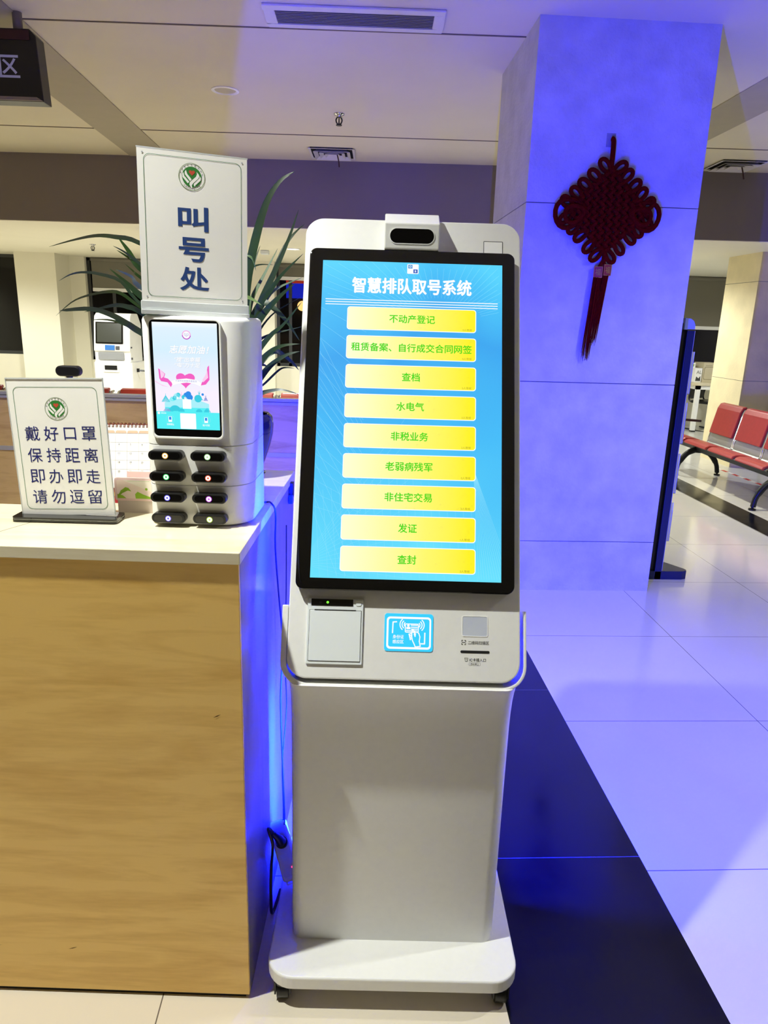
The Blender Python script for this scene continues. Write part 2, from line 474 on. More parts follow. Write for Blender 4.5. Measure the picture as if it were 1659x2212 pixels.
def window(n, x0, x1, y, z0, z1, mull=()):
    f = MB(); t = 0.05
    f.box(x0, y, z0, x0 + t, y + 0.06, z1); f.box(x1 - t, y, z0, x1, y + 0.06, z1)
    f.box(x0, y, z0, x1, y + 0.06, z0 + t); f.box(x0, y, z1 - t, x1, y + 0.06, z1)
    for q in mull:
        f.box(q - t / 2, y, z0, q + t / 2, y + 0.06, z1)
    o = struct(f.build('window_%d' % n, M['frame']))
    MB().box(x0 + t, y + 0.025, z0 + t, x1 - t, y + 0.031, z1 - t).build('pane', M['pane'] if n == 3 else M['pane2'], o)
    return o
# dark night glazing: thin, slightly see-through
pane = pm('dark window glass', (14, 14, 16), 0.05, coat=0.2); pane.node_tree.nodes['Principled BSDF'].inputs['Alpha'].default_value = 0.35
M['pane'] = pane
M['pane2'] = pm('deep dark window glass', (5, 5, 6), 0.06, spec=0.35, alpha=0.93)
window(1, -7.0, -4.98, 12.0, 0.86, ZL)
window(2, -4.15, -1.64, 12.08, 0.80, ZL, (-3.75, -2.4))
window(3, -1.14, 3.0, 11.95, 0.78, ZL, (-0.92, 0.6, 1.8))
window(4, 4.4, 7.5, 11.68, 0.80, ZL, (5.4, 6.4))

def blind(x0, x1, y, zb, label, side=False):
    t = thing('roller_blind', label, 'blind', ((x0 + x1) / 2, y, zb), 0, 'roller blinds at the back windows')
    w = (x1 - x0) / 2
    MB().box(-w, 0, 0.05, w, 0.004, ZL - zb - 0.03).build('blind_cloth', M['blind'], t)
    MB().box(-w, -0.012, 0, w, 0.014, 0.055).build('bottom_bar', M['white'], t, bevel=0.004)
    MB().tube([(-w, 0.0, ZL - zb - 0.035), (w, 0.0, ZL - zb - 0.035)], 0.03, 12).build('roller', M['blind'], t)
    return t
blind(-4.06, -1.70, 12.03, 1.87, 'gray roller blind half down above the white service machine')
blind(-1.10, 2.9, 11.90, 2.13, 'gray roller blind half down behind the plant and the tall kiosk')
blind(4.42, 7.3, 11.64, 1.56, 'gray roller blind beside the cream pillar, over the table with the carton')

# lit shop front across the street, seen through the window behind the plant
t = thing('shop_front', 'blue lit shop front with red band outside the window by the plant', 'building', (-0.3, 15.2, 0))
MB().box(-1.2, 0, 0.0, 2.2, 0.3, 3.6).build('facade', pm('night facade', (24, 22, 26), 0.8), t)
MB().box(-0.95, -0.05, 1.95, 1.8, -0.01, 2.50).build('light_panel', em('blue shop light', (30, 50, 255), 1.0), t)
MB().box(-0.95, -0.07, 2.24, 1.8, -0.05, 2.31).build('fascia_band', em('red shop light', (225, 70, 40), 0.9), t)
MB().sphere((-0.62, -0.12, 1.80), 0.10).build('street_lamp_globe', em('amber lamp', (255, 205, 120), 3.0), t)

# ------------------------------------------------------------------ partition behind the counter
t = thing('partition_screen', 'low wood partition with aluminium rails behind the counter', 'partition', (-0.37, 3.95, 0), R(-2.3))
m = MB(); m.box(-2.9, 0, 0.06, 1.29, 0.04, 0.775); m.box(-2.9, 0, 0.795, 1.29, 0.04, 1.065)
m.build('wood_panel', M['part'], t)
m = MB(); m.box(-2.9, -0.008, 1.065, 1.29, 0.048, 1.100); m.box(-2.9, -0.010, 1.080, 1.29, 0.050, 1.083, 1)
m.build('top_rail', [M['alu'], M['gray']], t, bevel=0.002)
MB().box(-2.9, -0.004, 0.773, 1.29, 0.044, 0.797).build('middle_rail', M['alu'], t)
for x in (-2.6, -1.3, 0.0, 1.2):
    MB().box(x - 0.03, -0.14, 0, x + 0.03, 0.18, 0.06).build('foot', M['alu'], t, bevel=0.004)

# ================================================================== RECEPTION COUNTER
CY = R(-3.6)
t = thing('reception_counter', 'light maple reception counter with blue glow on its end panel', 'counter', (-0.202, 1.300, 0), CY)
m = MB(); m.box(-2.3, 0.0, 0.012, 0.0, 0.010, 1.066)
m.build('front_panel', M['maple'], t, bevel=0.0012)
MB().box(-2.3, 0.006, 0.0, -0.01, 0.020, 0.014).build('plinth', M['black'], t)
MB().box(-0.026, 0.0103, 0.006, 0.0, 0.766, 1.066).build('end_panel', M['mapleside_dimmed'], t, bevel=0.001)
m = MB(); m.box(-2.3, 0.27, 0.0, -0.46, 0.29, 1.066); m.box(-0.46, 0.27, 0.0, -0.44, 0.766, 1.066); m.box(-0.44, 0.746, 0.0, -0.026, 0.766, 1.066)
m.build('inner_panel', M['maple'], t)
top = MB()
top.prism([(-2.3, -0.006), (0.004, -0.006), (0.004, 0.772), (-0.47, 0.772), (-0.47, 0.30), (-2.3, 0.30)], 1.066, 1.090)
top = top.build('worktop', M['mapletop_paled'], t, bevel=0.0015)
MB().prism([(-0.54, -0.006), (-0.5385, -0.006), (-0.4185, 0.30), (-0.42, 0.30)], 1.0898, 1.0903).build('board_joint', M['seam'], t)
# knots and scratches of the front board
SCR = pm('scratch brown', (110, 78, 40), 0.8)
for x, z, w, h in ((-0.052, 0.735, 0.016, 0.004), (-0.62, 0.16, 0.03, 0.002), (-0.40, 0.13, 0.02, 0.003), (-0.58, 0.13, 0.04, 0.003)):
    MB().flat([(x - w / 2, z - h), (x, z - h / 3), (x + w / 2, z + h), (x, z + h / 3)], 0, FRONT, 0.0006).build('scratch', SCR, t, fix=False)

# ================================================================== SELF-SERVICE KIOSK
KY = R(-2.9)
kiosk = thing('self_service_kiosk', 'tall white self-service kiosk with a large tilted touch screen', 'kiosk', (0.125, 1.259, 0), KY)
TILT = 23.2
PM_ = TR(0, 0.088, 0.83) @ RX(90 - TILT)         # plate frame: x across, y up the tilted plate, z out of it
# base plate and castors
MB().prism(rr(-0.289, 0.0, 0.289, 0.50, 0.062, 8), 0.057, 0.092).build('base_plate', M['plastic'], kiosk, bevel=0.005, seg=3)
for x, y in ((-0.252, 0.040), (0.252, 0.040), (-0.252, 0.46), (0.252, 0.46)):
    c = MB(); c.tube([(x - 0.013, y, 0.025), (x + 0.013, y, 0.025)], 0.025, 16); c.tube([(x, y - 0.01, 0.05), (x, y - 0.01, 0.06)], 0.018, 10)
    c.box(x - 0.019, y - 0.02, 0.02, x - 0.015, y + 0.012, 0.054); c.box(x + 0.015, y - 0.02, 0.02, x + 0.019, y + 0.012, 0.054)
    c.build('caster', M['black'], kiosk)
# column: front shell that flares forward under the head, and a narrower rear body
def colsec(z, yf):
    pts = []
    r = 0.030; x0, x1, y1 = -0.2425, 0.2425, 0.335
    for i in range(9):
        a = R(270 - 90 * i / 8)
        pts.append((x0 + r + r * math.cos(a), yf + r + r * math.sin(a), z))
    pts += [(x0, y1, z), (x1, y1, z)]
    for i in range(9):
        a = R(360 - 90 * i / 8)
        pts.append((x1 - r + r * math.cos(a), yf + r + r * math.sin(a), z))
    return pts
m = MB(); m.loft([colsec(z, y) for z, y in ((0.091, 0.106), (0.30, 0.106), (0.55, 0.106), (0.66, 0.105), (0.70, 0.101), (0.735, 0.093), (0.762, 0.082), (0.785, 0.068))])
m.build('column', M['plastic'], kiosk)
m = MB(); m.box(-0.205, 0.30, 0.091, 0.205, 0.40, 1.10)
m.build('rear_body', M['plastic'], kiosk)
# blue light strips set into both rear flanks
BLUE = em('blue light strip', (20, 30, 255), 1.0)
BLUE.node_tree.nodes['Principled BSDF'].inputs['Emission Color'].default_value = (0.0008, 0.006, 1.0, 1)
BLUE.node_tree.nodes['Principled BSDF'].inputs['Emission Strength'].default_value = 11000
BLUE2 = em('faint blue light strip', (20, 30, 255), 1.0)
BLUE2.node_tree.nodes['Principled BSDF'].inputs['Emission Color'].default_value = (0.0008, 0.006, 1.0, 1)
BLUE2.node_tree.nodes['Principled BSDF'].inputs['Emission Strength'].default_value = 4500
for s in (-1, 1):
    MB().prism([(s * 0.2052, 0.3355), (s * 0.2132, 0.3355), (s * 0.2052, 0.3435)], 0.12, 0.60).build('light_strip', BLUE, kiosk)
    MB().box(s * 0.200, -0.0650, 0.14, s * 0.204, -0.0570, 0.42, 0, PM_ @ TR(0, 0, 0) @ Matrix(((1, 0, 0, 0), (0, 0, 1, 0), (0, 1, 0, 0), (0, 0, 0, 1)))).build('light_strip', BLUE2, kiosk)
# head slab
m = MB(); m.prism(rr(-0.2465, -0.034, 0.2465, 1.004, 0.042, 10), -0.055, 0.0, 0, PM_)
head = m.build('head_shell', M['plastic'], kiosk, bevel=0.0035, seg=3)
# cradle that wraps the lower head
def upath(hw, yb, r, yt, n=10):
    p = [(-hw, yt)]
    for i in range(n + 1):
        a = R(180 + 90 * i / n); p.append((-hw + r + r * math.cos(a), yb + r + r * math.sin(a)))
    for i in range(n + 1):
        a = R(270 + 90 * i / n); p.append((hw - r + r * math.cos(a), yb + r + r * math.sin(a)))
    return p + [(hw, yt)]
o_, i_ = upath(0.2610, -0.051, 0.052, 0.118), [(x + (0.0035 if x > 0 else 0.0035), y) for x, y in upath(0.2515, -0.0435, 0.046, 0.118)]
m = MB(); m.prism(o_ + i_[::-1], -0.075, -0.006, 0, PM_)
m.build('cradle', M['plastic'], kiosk, bevel=0.002)

# --- touch screen
BZ = 0.025
m = MB(); m.prism(rr(-0.2325, 0.1515, 0.2295, 0.9175, 0.017, 8), -0.001, BZ, 0, PM_)
screen = m.build('touch_screen', M['gloss'], kiosk, bevel=0.003, seg=3)
SX0, SX1, SY0, SY1 = -0.2020, 0.2010, 0.1760, 0.8872
disp = em_grad('screen blue', [(0.0, (104, 226, 255)), (0.12, (92, 214, 252)), (0.42, (66, 188, 248)), (0.72, (56, 166, 240)), (0.9, (72, 196, 250)), (1.0, (86, 212, 254))], 'Y', 1.0, 0.5)
m = MB(); m.flat([(SX0, SY0), (SX1, SY0), (SX1, SY1), (SX0, SY1)])
dsp = m.build('display', disp, screen, fix=False); dsp.matrix_local = PM_ @ TR(0, 0, BZ + 0.0004)
# pale rays and curves of the wallpaper
ray = em('screen rays', (150, 230, 255), 1.0); m = MB()
def clipline(m, x0, y0, x1, y1, w, z):
    n = 24
    for i in range(n):
        a, b = i / n, (i + 1) / n
        P = (x0 + (x1 - x0) * a, y0 + (y1 - y0) * a); Q = (x0 + (x1 - x0) * b, y0 + (y1 - y0) * b)
        if all(SX0 < p[0] < SX1 and SY0 < p[1] < SY1 for p in (P, Q)):
            d = Vector((Q[0] - P[0], Q[1] - P[1])).normalized(); nx, ny = -d.y * w / 2, d.x * w / 2
            m.flat([(P[0] - nx, P[1] - ny), (Q[0] - nx, Q[1] - ny), (Q[0] + nx, Q[1] + ny), (P[0] + nx, P[1] + ny)], 0, ID, z)
for k in range(34):
    a = R(20 + k * 4.2); clipline(m, 0.06 + 0.10 * math.cos(a), 0.745 + 0.06 * math.sin(a), 0.06 + 0.6 * math.cos(a), 0.745 + 0.4 * math.sin(a), 0.00035, 0)
for k in range(14):
    clipline(m, -0.21, 0.33 + k * 0.030, -0.10, 0.30 + k * 0.016, 0.00035, 0); clipline(m, -0.21, 0.78 - k * 0.034, -0.10, 0.72 - k * 0.05, 0.00035, 0)
    clipline(m, 0.14, 0.42, 0.155 + k * 0.006, 0.16, 0.0004, 0); clipline(m, -0.20, 0.20 + k * 0.003, 0.0, 0.15 + k * 0.03, 0.0003, 0)
for k in range(20):
    x = -0.20 + k * 0.0175; clipline(m, x, 0.40 - abs(k - 10) * 0.004, x + 0.02, 0.16, 0.0003, 0)
o = m.build('wallpaper_rays', ray, screen, fix=False); o.matrix_local = PM_ @ TR(0, 0, BZ + 0.0006)
# logo, title and rules
wht = em('screen white', (255, 255, 255), 1.0)
m = MB(); m.flat(rr(-0.0126, 0.8605, 0.0129, 0.8835, 0.002, 4), 0)
m.flat([(-0.0105, 0.873), (-0.001, 0.873), (-0.001, 0.8818), (-0.0105, 0.8818)], 1, ID, 0.0001); m.flat([(0.0012, 0.8622), (0.0108, 0.8622), (0.0108, 0.8712), (0.0012, 0.8712)], 2, ID, 0.0001)
m.text('O', -0.0058, 0.8774, h=0.0052, mi=0, z=0.0002, bold=0.02); m.text('B', 0.006, 0.8667, h=0.0048, mi=0, z=0.0002, bold=0.02)
o = m.build('logo', [wht, em('logo blue', (70, 150, 215)), em('logo deep blue', (40, 90, 190))], screen, fix=False); o.matrix_local = PM_ @ TR(0, 0, BZ + 0.0008)
m = MB(); m.fat('智慧排队取号系统', -0.0015, 0.8305, 0.0009, w=0.266, h=0.0365, bold=0.006)
o = m.build('title', wht, screen, fix=False); o.matrix_local = PM_ @ TR(0, 0, BZ + 0.0008)
m = MB()
for u in (0.7955, 0.7897, 0.7839):
    m.flat([(-0.193, u - 0.0009), (0.191, u - 0.0009), (0.191, u + 0.0009), (-0.193, u + 0.0009)])
o = m.build('header_rule', wht, screen, fix=False); o.matrix_local = PM_ @ TR(0, 0, BZ + 0.0008)
yel = em_grad('button yellow', [(0.0, (255, 255, 214)), (0.3, (255, 252, 170)), (0.62, (255, 248, 110)), (0.95, (255, 242, 30))], 'X')
grn = em('button lettering', (64, 214, 20)); olv = em('queue count lettering', (176, 160, 40))
names = [('不动产登记', 5, '3人等候'), ('租赁备案、自行成交合同网签', 13, '0人等候'), ('查档', 2, '2人等候'), ('水电气', 3, '3人等候'), ('非税业务', 4, '2人等候'), ('老弱病残军', 5, '0人等候'), ('非住宅交易', 5, '3人等候'), ('发证', 2, '1人等候'), ('查封', 2, '3人等候')]
for i, (s, n, q) in enumerate(names):
    yt = 0.7794 - i * 0.0668; yb = yt - 0.0540; cy = (yt + yb) / 2; dx = i * 0.0004
    m = MB(); m.flat(rr(-0.1437 + dx, yb, 0.1432 + dx, yt, 0.0065, 6), 0); m.flat(rr(-0.1420 + dx, yb + 0.0017, 0.1415 + dx, yt - 0.0017, 0.0055, 6), 1, ID, 0.00015)
    m.fat(s, 0.0008, cy + 0.0008, 0.00035, w=0.0206 * n - 0.002, h=0.0190, mi=2, z=0.0003)
    m.text(q, 0.1235, yb + 0.0063, w=0.0205, h=0.0055, mi=3, z=0.0003)
    o = m.build('menu_button', [wht, yel, grn, olv], screen, fix=False); o.matrix_local = PM_ @ TR(0, 0, BZ + 0.001)
# peeling film at the lower left corner of the screen
m = MB(); m.add([(-0.2325, 0.30, 0.024), (-0.2235, 0.17, 0.027), (-0.2215, 0.166, 0.040), (-0.229, 0.21, 0.032)], [(0, 1, 2, 3)], 0, PM_)
m.build('protective_film', pm('clear film', (150, 160, 210), 0.1, trans=0.7, alpha=0.6), screen, fix=False)

# --- camera pod on top
m = MB(); P = [(0.9185, 0.0), (0.9185, 0.0275), (0.9665, 0.0525), (1.010, 0.016), (1.010, -0.045), (0.99, -0.045), (0.99, 0.0)]
pod = MB(); n = len(P)
pod.add([(-0.0655, a, b) for a, b in P] + [(0.0575, a, b) for a, b in P], [tuple(range(n)), tuple(range(2 * n - 1, n - 1, -1))] + [(i, (i + 1) % n, n + (i + 1) % n, n + i) for i in range(n)], 0, PM_)
podo = pod.build('camera_pod', M['plastic'], kiosk, bevel=0.0025, seg=2)
PF = PM_ @ TR(0, 0.9185, 0.0275) @ RX(27.5)
m = MB(); m.prism(rr(-0.0535, 0.0120, 0.0455, 0.0430, 0.0154, 8), -0.0005, 0.0008, 0, PF)
m.build('camera_window', M['gloss'], podo)
m = MB(); m.ring(rr(-0.0548, 0.0107, 0.0468, 0.0443, 0.0167, 8), rr(-0.0533, 0.0122, 0.0453, 0.0428, 0.0152, 8), -0.0005, 0.0014, 0, PF)
m.build('window_rim', M['white'], podo)
# sensor hatch
m = MB(); m.ring(rr(0.162, 0.905, 0.2065, 0.9585, 0.002, 3), rr(0.1632, 0.9062, 0.2053, 0.9573, 0.0012, 3), -0.001, 0.0006, 1, PM_); m.prism(rr(0.1634, 0.9064, 0.2051, 0.9571, 0.001, 3), -0.001, 0.0004, 0, PM_)
m.build('sensor_hatch', [M['white'], M['gray']], kiosk)

# --- receipt printer
m = MB(); m.prism(rr(-0.2062, -0.0035, -0.0880, 0.1335, 0.003, 3), -0.001, 0.0045, 0, PM_)
prn = m.build('receipt_printer', M['plastic2'], kiosk, bevel=0.001)
m = MB(); m.prism(rr(-0.2010, 0.0035, -0.0925, 0.1085, 0.001, 2), 0.004, 0.0062, 0, PM_); m.build('printer_door', M['plastic2'], prn, bevel=0.0008)
m = MB(); m.frame(rr(-0.2020, 0.0025, -0.0915, 0.1095, 0.001, 2), rr(-0.2008, 0.0037, -0.0927, 0.1083, 0.0006, 2), 0, PM_, 0.0047); m.build('door_gap', M['gray'], prn, fix=False)
m = MB(); m.prism(rr(-0.1985, 0.1185, -0.1100, 0.1325, 0.001, 2), 0.004, 0.0055, 0, PM_); m.build('status_panel', M['gloss'], prn)
m = MB(); m.prism(circ(0.0026, 14, -0.1640, 0.1255), 0.005, 0.0064, 0, PM_); m.build('status_light', em('green status light', (120, 255, 60), 1.6), prn)
m = MB(); m.prism(circ(0.0030, 14, -0.1790, 0.1255), 0.005, 0.0062, 0, PM_); m.build('lock', M['darkmetal'], prn)
m = MB(); m.prism(rr(-0.1915, 0.1085, -0.1035, 0.1105, 0.0006, 2), 0.0045, 0.0066, 0, PM_); m.build('paper_slit', M['slot'], prn)
m = MB(); m.prism(rr(-0.1040, 0.1190, -0.0925, 0.1310, 0.003, 4), 0.004, 0.0058, 0, PM_); m.build('feed_button', M['plastic2'], prn, bevel=0.0006)

# --- identity card reader
m = MB(); m.prism(rr(-0.0422, 0.0275, 0.0608, 0.1060, 0.006, 6), -0.001, 0.0015, 0, PM_)
idr = m.build('card_reader', [em('reader cyan', (52, 208, 255), 1.0)], kiosk)
m = MB(); Z = 0.0018; K = 0.1030 / 1345; ox, oy = 125, 715
def ip(x, y): return (-0.0422 + (x - ox) * K, 0.0668 - (y - oy) * K)
def stroke(m, pts, w, mi=0, T=PM_, z=Z, f=ip):
    q = [f(*p) for p in pts]
    for a, b in zip(q[:-1], q[1:]):
        d = Vector((b[0] - a[0], b[1] - a[1]));
        if d.length < 1e-9: continue
        d.normalize(); nx, ny = -d.y * w / 2, d.x * w / 2; ex, ey = d.x * w * 0.3, d.y * w * 0.3
        m.flat([(a[0] - nx - ex, a[1] - ny - ey), (b[0] - nx + ex, b[1] - ny + ey), (b[0] + nx + ex, b[1] + ny + ey), (a[0] + nx - ex, a[1] + ny - ey)], mi, T, z)
a0, a1 = ip(185, 1170), ip(1415, 290); b0, b1 = ip(238, 1112), ip(1368, 345)
m.frame(rr(a0[0], a0[1], a1[0], a1[1], 0.0075, 6), rr(b0[0], b0[1], b1[0], b1[1], 0.0045, 6), 0, PM_, Z)
stroke(m, [(350, 735), (360, 440), (460, 430)], 0.0026); stroke(m, [(1245, 720), (1240, 1015), (1140, 1015)], 0.0026)
for r in (0.0050, 0.0095, 0.0140):
    for s in (-1, 1):
        c = ip(735, 500) if s < 0 else ip(1040, 510)
        pts = [(c[0] + s * r * math.cos(R(a)), c[1] + r * math.sin(R(a))) for a in range(-50, 51, 10)]
        stroke(m, pts, 0.0020, f=lambda x, y: (x, y))
c0, c1 = ip(690, 720), ip(1075, 470); d0, d1 = ip(715, 695), ip(1050, 495)
m.frame(rr(c0[0], c0[1], c1[0], c1[1], 0.003, 4), rr(d0[0], d0[1], d1[0], d1[1], 0.0015, 4), 0, PM_, Z)
hx, hy = ip(785, 525); m.flat(circ(0.0027, 14, hx, hy), 0, PM_, Z); bx, by = ip(785, 595); m.flat(rrect(0.009, 0.005, 0.0024, 4, bx, by), 0, PM_, Z)
for y in (515, 570, 620): stroke(m, [(860, y), (1035, y)], 0.0020)
stroke(m, [(730, 665), (1030, 668)], 0.0020)
stroke(m, [(895, 640), (885, 720), (885, 830), (905, 930), (960, 1040), (985, 1105), (1125, 1085), (1095, 950), (1110, 830), (1080, 740), (1050, 710)], 0.0021)
stroke(m, [(960, 690), (955, 760), (975, 820), (985, 740)], 0.0024); stroke(m, [(905, 650), (955, 680)], 0.004)
for k in range(4): stroke(m, [(870, 740 + 48 * k), (805 + 12 * k, 760 + 45 * k), (825 + 8 * k, 795 + 40 * k)], 0.0022)
tx, ty = ip(510, 838); m.text('身份证', tx, ty, w=0.0235, h=0.0082, T=PM_, z=Z, bold=0.012)
tx, ty = ip(510, 970); m.text('感应区', tx, ty, w=0.0235, h=0.0082, T=PM_, z=Z, bold=0.012)
m.build('reader_icon', em('reader white', (255, 255, 255), 1.0), idr, fix=False)

# --- code scanner window, card slot and their printing
m = MB(); m.ring(rr(0.1222, 0.0615, 0.1772, 0.1050, 0.004, 5), rr(0.1236, 0.0629, 0.1758, 0.1036, 0.003, 5), -0.001, 0.0008, 0, PM_); m.prism(rr(0.1236, 0.0629, 0.1758, 0.1036, 0.003, 5), -0.002, 0.0003, 1, PM_)
m.build('scan_window', [M['white'], pm('frosted window', (196, 202, 216), 0.25)], kiosk)
m = MB(); m.prism(rr(0.1195, 0.0270, 0.1812, 0.0325, 0.0027, 5), -0.001, 0.0006, 0, PM_); m.build('card_slot', M['slot'], kiosk)
m = MB()
m.text('二维码扫描区', 0.1575, 0.0490, w=0.0445, h=0.0074, T=PM_, z=0.0005, bold=0.004)
m.build('printed_label', M['ink'], kiosk, fix=False); m = MB()
m.text('IC卡插入口', 0.1560, 0.0133, w=0.0345, h=0.0070, T=PM_, z=0.0005, bold=0.006)
m.build('printed_label', M['ink'], kiosk, fix=False); m = MB()
m.text('芯片朝上', 0.1497, 0.0045, w=0.0180, h=0.0042, T=PM_, z=0.0005)
m.frame(rr(0.1378, 0.0012, 0.1617, 0.0078, 0.0012, 3), rr(0.1381, 0.0015, 0.1614, 0.0075, 0.001, 3), 0, PM_, 0.0005)
m.build('printed_label', M['ink'], kiosk, fix=False)
m = MB(); FI = lambda x, y: (x, y)
for sx in (-1, 1):      # scan icon: four corner brackets and a bar
    for sy in (-1, 1):
        stroke(m, [(0.1262 + sx * 0.0042, 0.0492 + sy * 0.0018), (0.1262 + sx * 0.0042, 0.0492 + sy * 0.0042), (0.1262 + sx * 0.0018, 0.0492 + sy * 0.0042)], 0.0012, z=0.0005, f=FI)
stroke(m, [(0.1230, 0.0492), (0.1294, 0.0492)], 0.0012, z=0.0005, f=FI)
m.build('scan_icon', M['ink'], kiosk, fix=False); m = MB()
stroke(m, [(0.1285, 0.0168), (0.1292, 0.0138), (0.1300, 0.0100), (0.1340, 0.0100), (0.1348, 0.0138), (0.1355, 0.0168), (0.1285, 0.0168)], 0.0007, z=0.0005, f=FI)
stroke(m, [(0.1310, 0.0150), (0.1320, 0.0138), (0.1330, 0.0150)], 0.0006, z=0.0005, f=FI)
m.build('card_icon', M['ink'], kiosk, fix=False)

# ================================================================== POWER BANK STATION on the counter
st = thing('power_bank_station', 'white power bank rental station with small lit screen on the counter', 'charging station', (-0.304, 1.580, 1.090), R(-3.5))
def stsec(z, k=0.0):
    pts = []
    hw, hd, r1, r2 = 0.1075 - k, 0.105 - k, 0.030, 0.062
    for (cx, cy, r, a0) in ((hw - 0.03, hd - 0.03, 0.03, 0), (-hw + 0.03, hd - 0.03, 0.03, 90), (-hw + r1, -hd + r1, r1, 180), (hw - r2, -hd + r2, r2, 270)):
        for i in range(9):
            a = R(a0 + 90 * i / 8); pts.append((cx + r * math.cos(a), cy + r * math.sin(a), z))
    return pts
def stshell(z0, z1, name):
    m = MB(); m.loft([stsec(z0, 0.0025), stsec(z0 + 0.0012, 0), stsec(z1 - 0.0012, 0), stsec(z1, 0.0025)]); return m.build(name, M['white'], st)
stshell(0.003, 0.0885, 'lower_module'); stshell(0.0885, 0.174, 'middle_module')
m = MB(); m.loft([stsec(0.174, 0.0025), stsec(0.1752, 0), stsec(0.425, 0), stsec(0.431, 0.002), stsec(0.435, 0.007)]); m.build('upper_module', M['white'], st)
m = MB(); m.loft([stsec(0.0, 0.012), stsec(0.004, 0.012)]); m.build('rubber_foot', M['black'], st)
SF = TR(0, -0.105, 0) @ FRONT
m = MB(); m.ring(rr(-0.0885, 0.1880, 0.0590, 0.4300, 0.012, 6), rr(-0.0845, 0.1930, 0.0555, 0.4265, 0.009, 6), -0.002, 0.004, 0, SF); m.build('screen_surround', M['white'], st, bevel=0.001)
m = MB(); m.prism(rr(-0.0843, 0.1932, 0.0553, 0.4263, 0.009, 6), -0.002, 0.0025, 0, SF); ss = m.build('screen', M['gloss'], st)
DX0, DX1, DY0, DY1 = -0.0785, 0.0515, 0.2085, 0.4220
def sp(x, y): return (DX0 + x * (DX1 - DX0), DY1 - y * (DY1 - DY0))     # 0..1 across, 0..1 down
m = MB(); m.flat([(DX0, DY0), (DX1, DY0), (DX1, DY1), (DX0, DY1)])
o = m.build('display', em_grad('station wallpaper', [(0.0, (246, 240, 255)), (0.35, (250, 240, 255)), (0.75, (214, 240, 255)), (0.95, (224, 242, 255)), (1.0, (246, 250, 255))], 'Y'), ss, fix=False); o.matrix_local = SF @ TR(0, 0, 0.0028)
EM = [em('art pink', (244, 96, 196)), em('art pale pink', (252, 206, 240)), em('art cyan', (84, 240, 246)), em('art teal', (56, 206, 226)), em('art blue', (46, 140, 232)), em('art white', (255, 255, 255)), em('art shade', (204, 214, 232)), em('art violet', (180, 60, 196)), em('art navy', (40, 60, 190)), em('art lilac', (150, 160, 220)), em('art mint', (170, 240, 250))]
m = MB(); U = 0.1300; V = 0.2135
def poly(pts, mi, z=0.0001): m.flat([sp(*p) for p in pts], mi, ID, z)
poly([(0, 0.832), (1, 0.832), (1, 1), (0, 1)], 2)
poly([(0.14, 0.745), (0.30, 0.715), (0.5, 0.70), (0.70, 0.72), (0.84, 0.75), (0.84, 0.835), (0.14, 0.835)], 10)
poly([(0.14, 0.79), (0.84, 0.79), (0.84, 0.835), (0.14, 0.835)], 2, 0.00015)
for cx, cy, r in ((0.30, 0.825, 0.09), (0.22, 0.83, 0.05), (0.40, 0.83, 0.05), (0.68, 0.83, 0.05), (0.80, 0.825, 0.04)):
    c = sp(cx, cy); m.flat([(c[0] + r * U * math.cos(R(a)), c[1] + r * U * math.sin(R(a))) for a in range(0, 181, 12)], 3, ID, 0.0002)
for bx, by, n, ln, mi in ((0.17, 0.74, 7, 0.085, 3), (0.26, 0.73, 5, 0.05, 2), (0.70, 0.715, 6, 0.10, 3), (0.80, 0.72, 4, 0.06, 9), (0.82, 0.83, 6, 0.05, 3), (0.18, 0.83, 6, 0.04, 9), (0.42, 0.69, 4, 0.06, 1)):
    for k in range(n):
        a = R(60 + 60 * k / max(n - 1, 1)); c = sp(bx + 0.02 * (k - n / 2), by); d = (c[0] + math.cos(a) * ln * V, c[1] + math.sin(a) * ln * V); nx, ny = -math.sin(a) * 0.0009, math.cos(a) * 0.0009
        m.flat([(c[0] - nx, c[1] - ny), (d[0], d[1]), (c[0] + nx, c[1] + ny)], mi, ID, 0.0003)
for cx, cy, r, mi in ((0.335, 0.685, 0.05, 10), (0.36, 0.67, 0.035, 3), (0.30, 0.70, 0.035, 3), (0.49, 0.675, 0.05, 4), (0.52, 0.66, 0.045, 4), (0.545, 0.69, 0.045, 4), (0.445, 0.69, 0.035, 3), (0.67, 0.70, 0.06, 3), (0.745, 0.66, 0.02, 4), (0.79, 0.70, 0.02, 9), (0.345, 0.70, 0.02, 5), (0.47, 0.70, 0.022, 5)):
    c = sp(cx, cy); m.flat(circ(r * U, 14, *c), mi, ID, 0.0004)
poly([(0.065, 0.40 + 0.025), (0.075, 0.52), (0.10, 0.545), (0.20, 0.555), (0.25, 0.60), (0.28, 0.565), (0.21, 0.52), (0.15, 0.51), (0.17, 0.475), (0.10, 0.44)], 0); poly([(0.09, 0.435), (0.16, 0.475), (0.14, 0.505), (0.10, 0.52)], 1, 0.00015)
poly([(0.835, 0.40), (0.86, 0.385), (0.86, 0.52), (0.80, 0.565), (0.72, 0.575), (0.74, 0.545), (0.80, 0.51)], 0); poly([(0.83, 0.43), (0.84, 0.50), (0.76, 0.545), (0.75, 0.52), (0.80, 0.475)], 1, 0.00015)
poly([(0.0, 0.54), (0.10, 0.575), (0.22, 0.60), (0.12, 0.59), (0.0, 0.55)], 1)
def heartpts(cx, cy, sx, sy):
    return [(cx + sx * 16 * math.sin(a) ** 3 / 16, cy - sy * (13 * math.cos(a) - 5 * math.cos(2 * a) - 2 * math.cos(3 * a) - math.cos(4 * a)) / 16) for a in [2 * math.pi * k / 40 for k in range(40)]]
poly(heartpts(0.485, 0.525, 0.148, 0.080), 0, 0.0004); poly(heartpts(0.47, 0.515, 0.10, 0.055), 0, 0.00045)
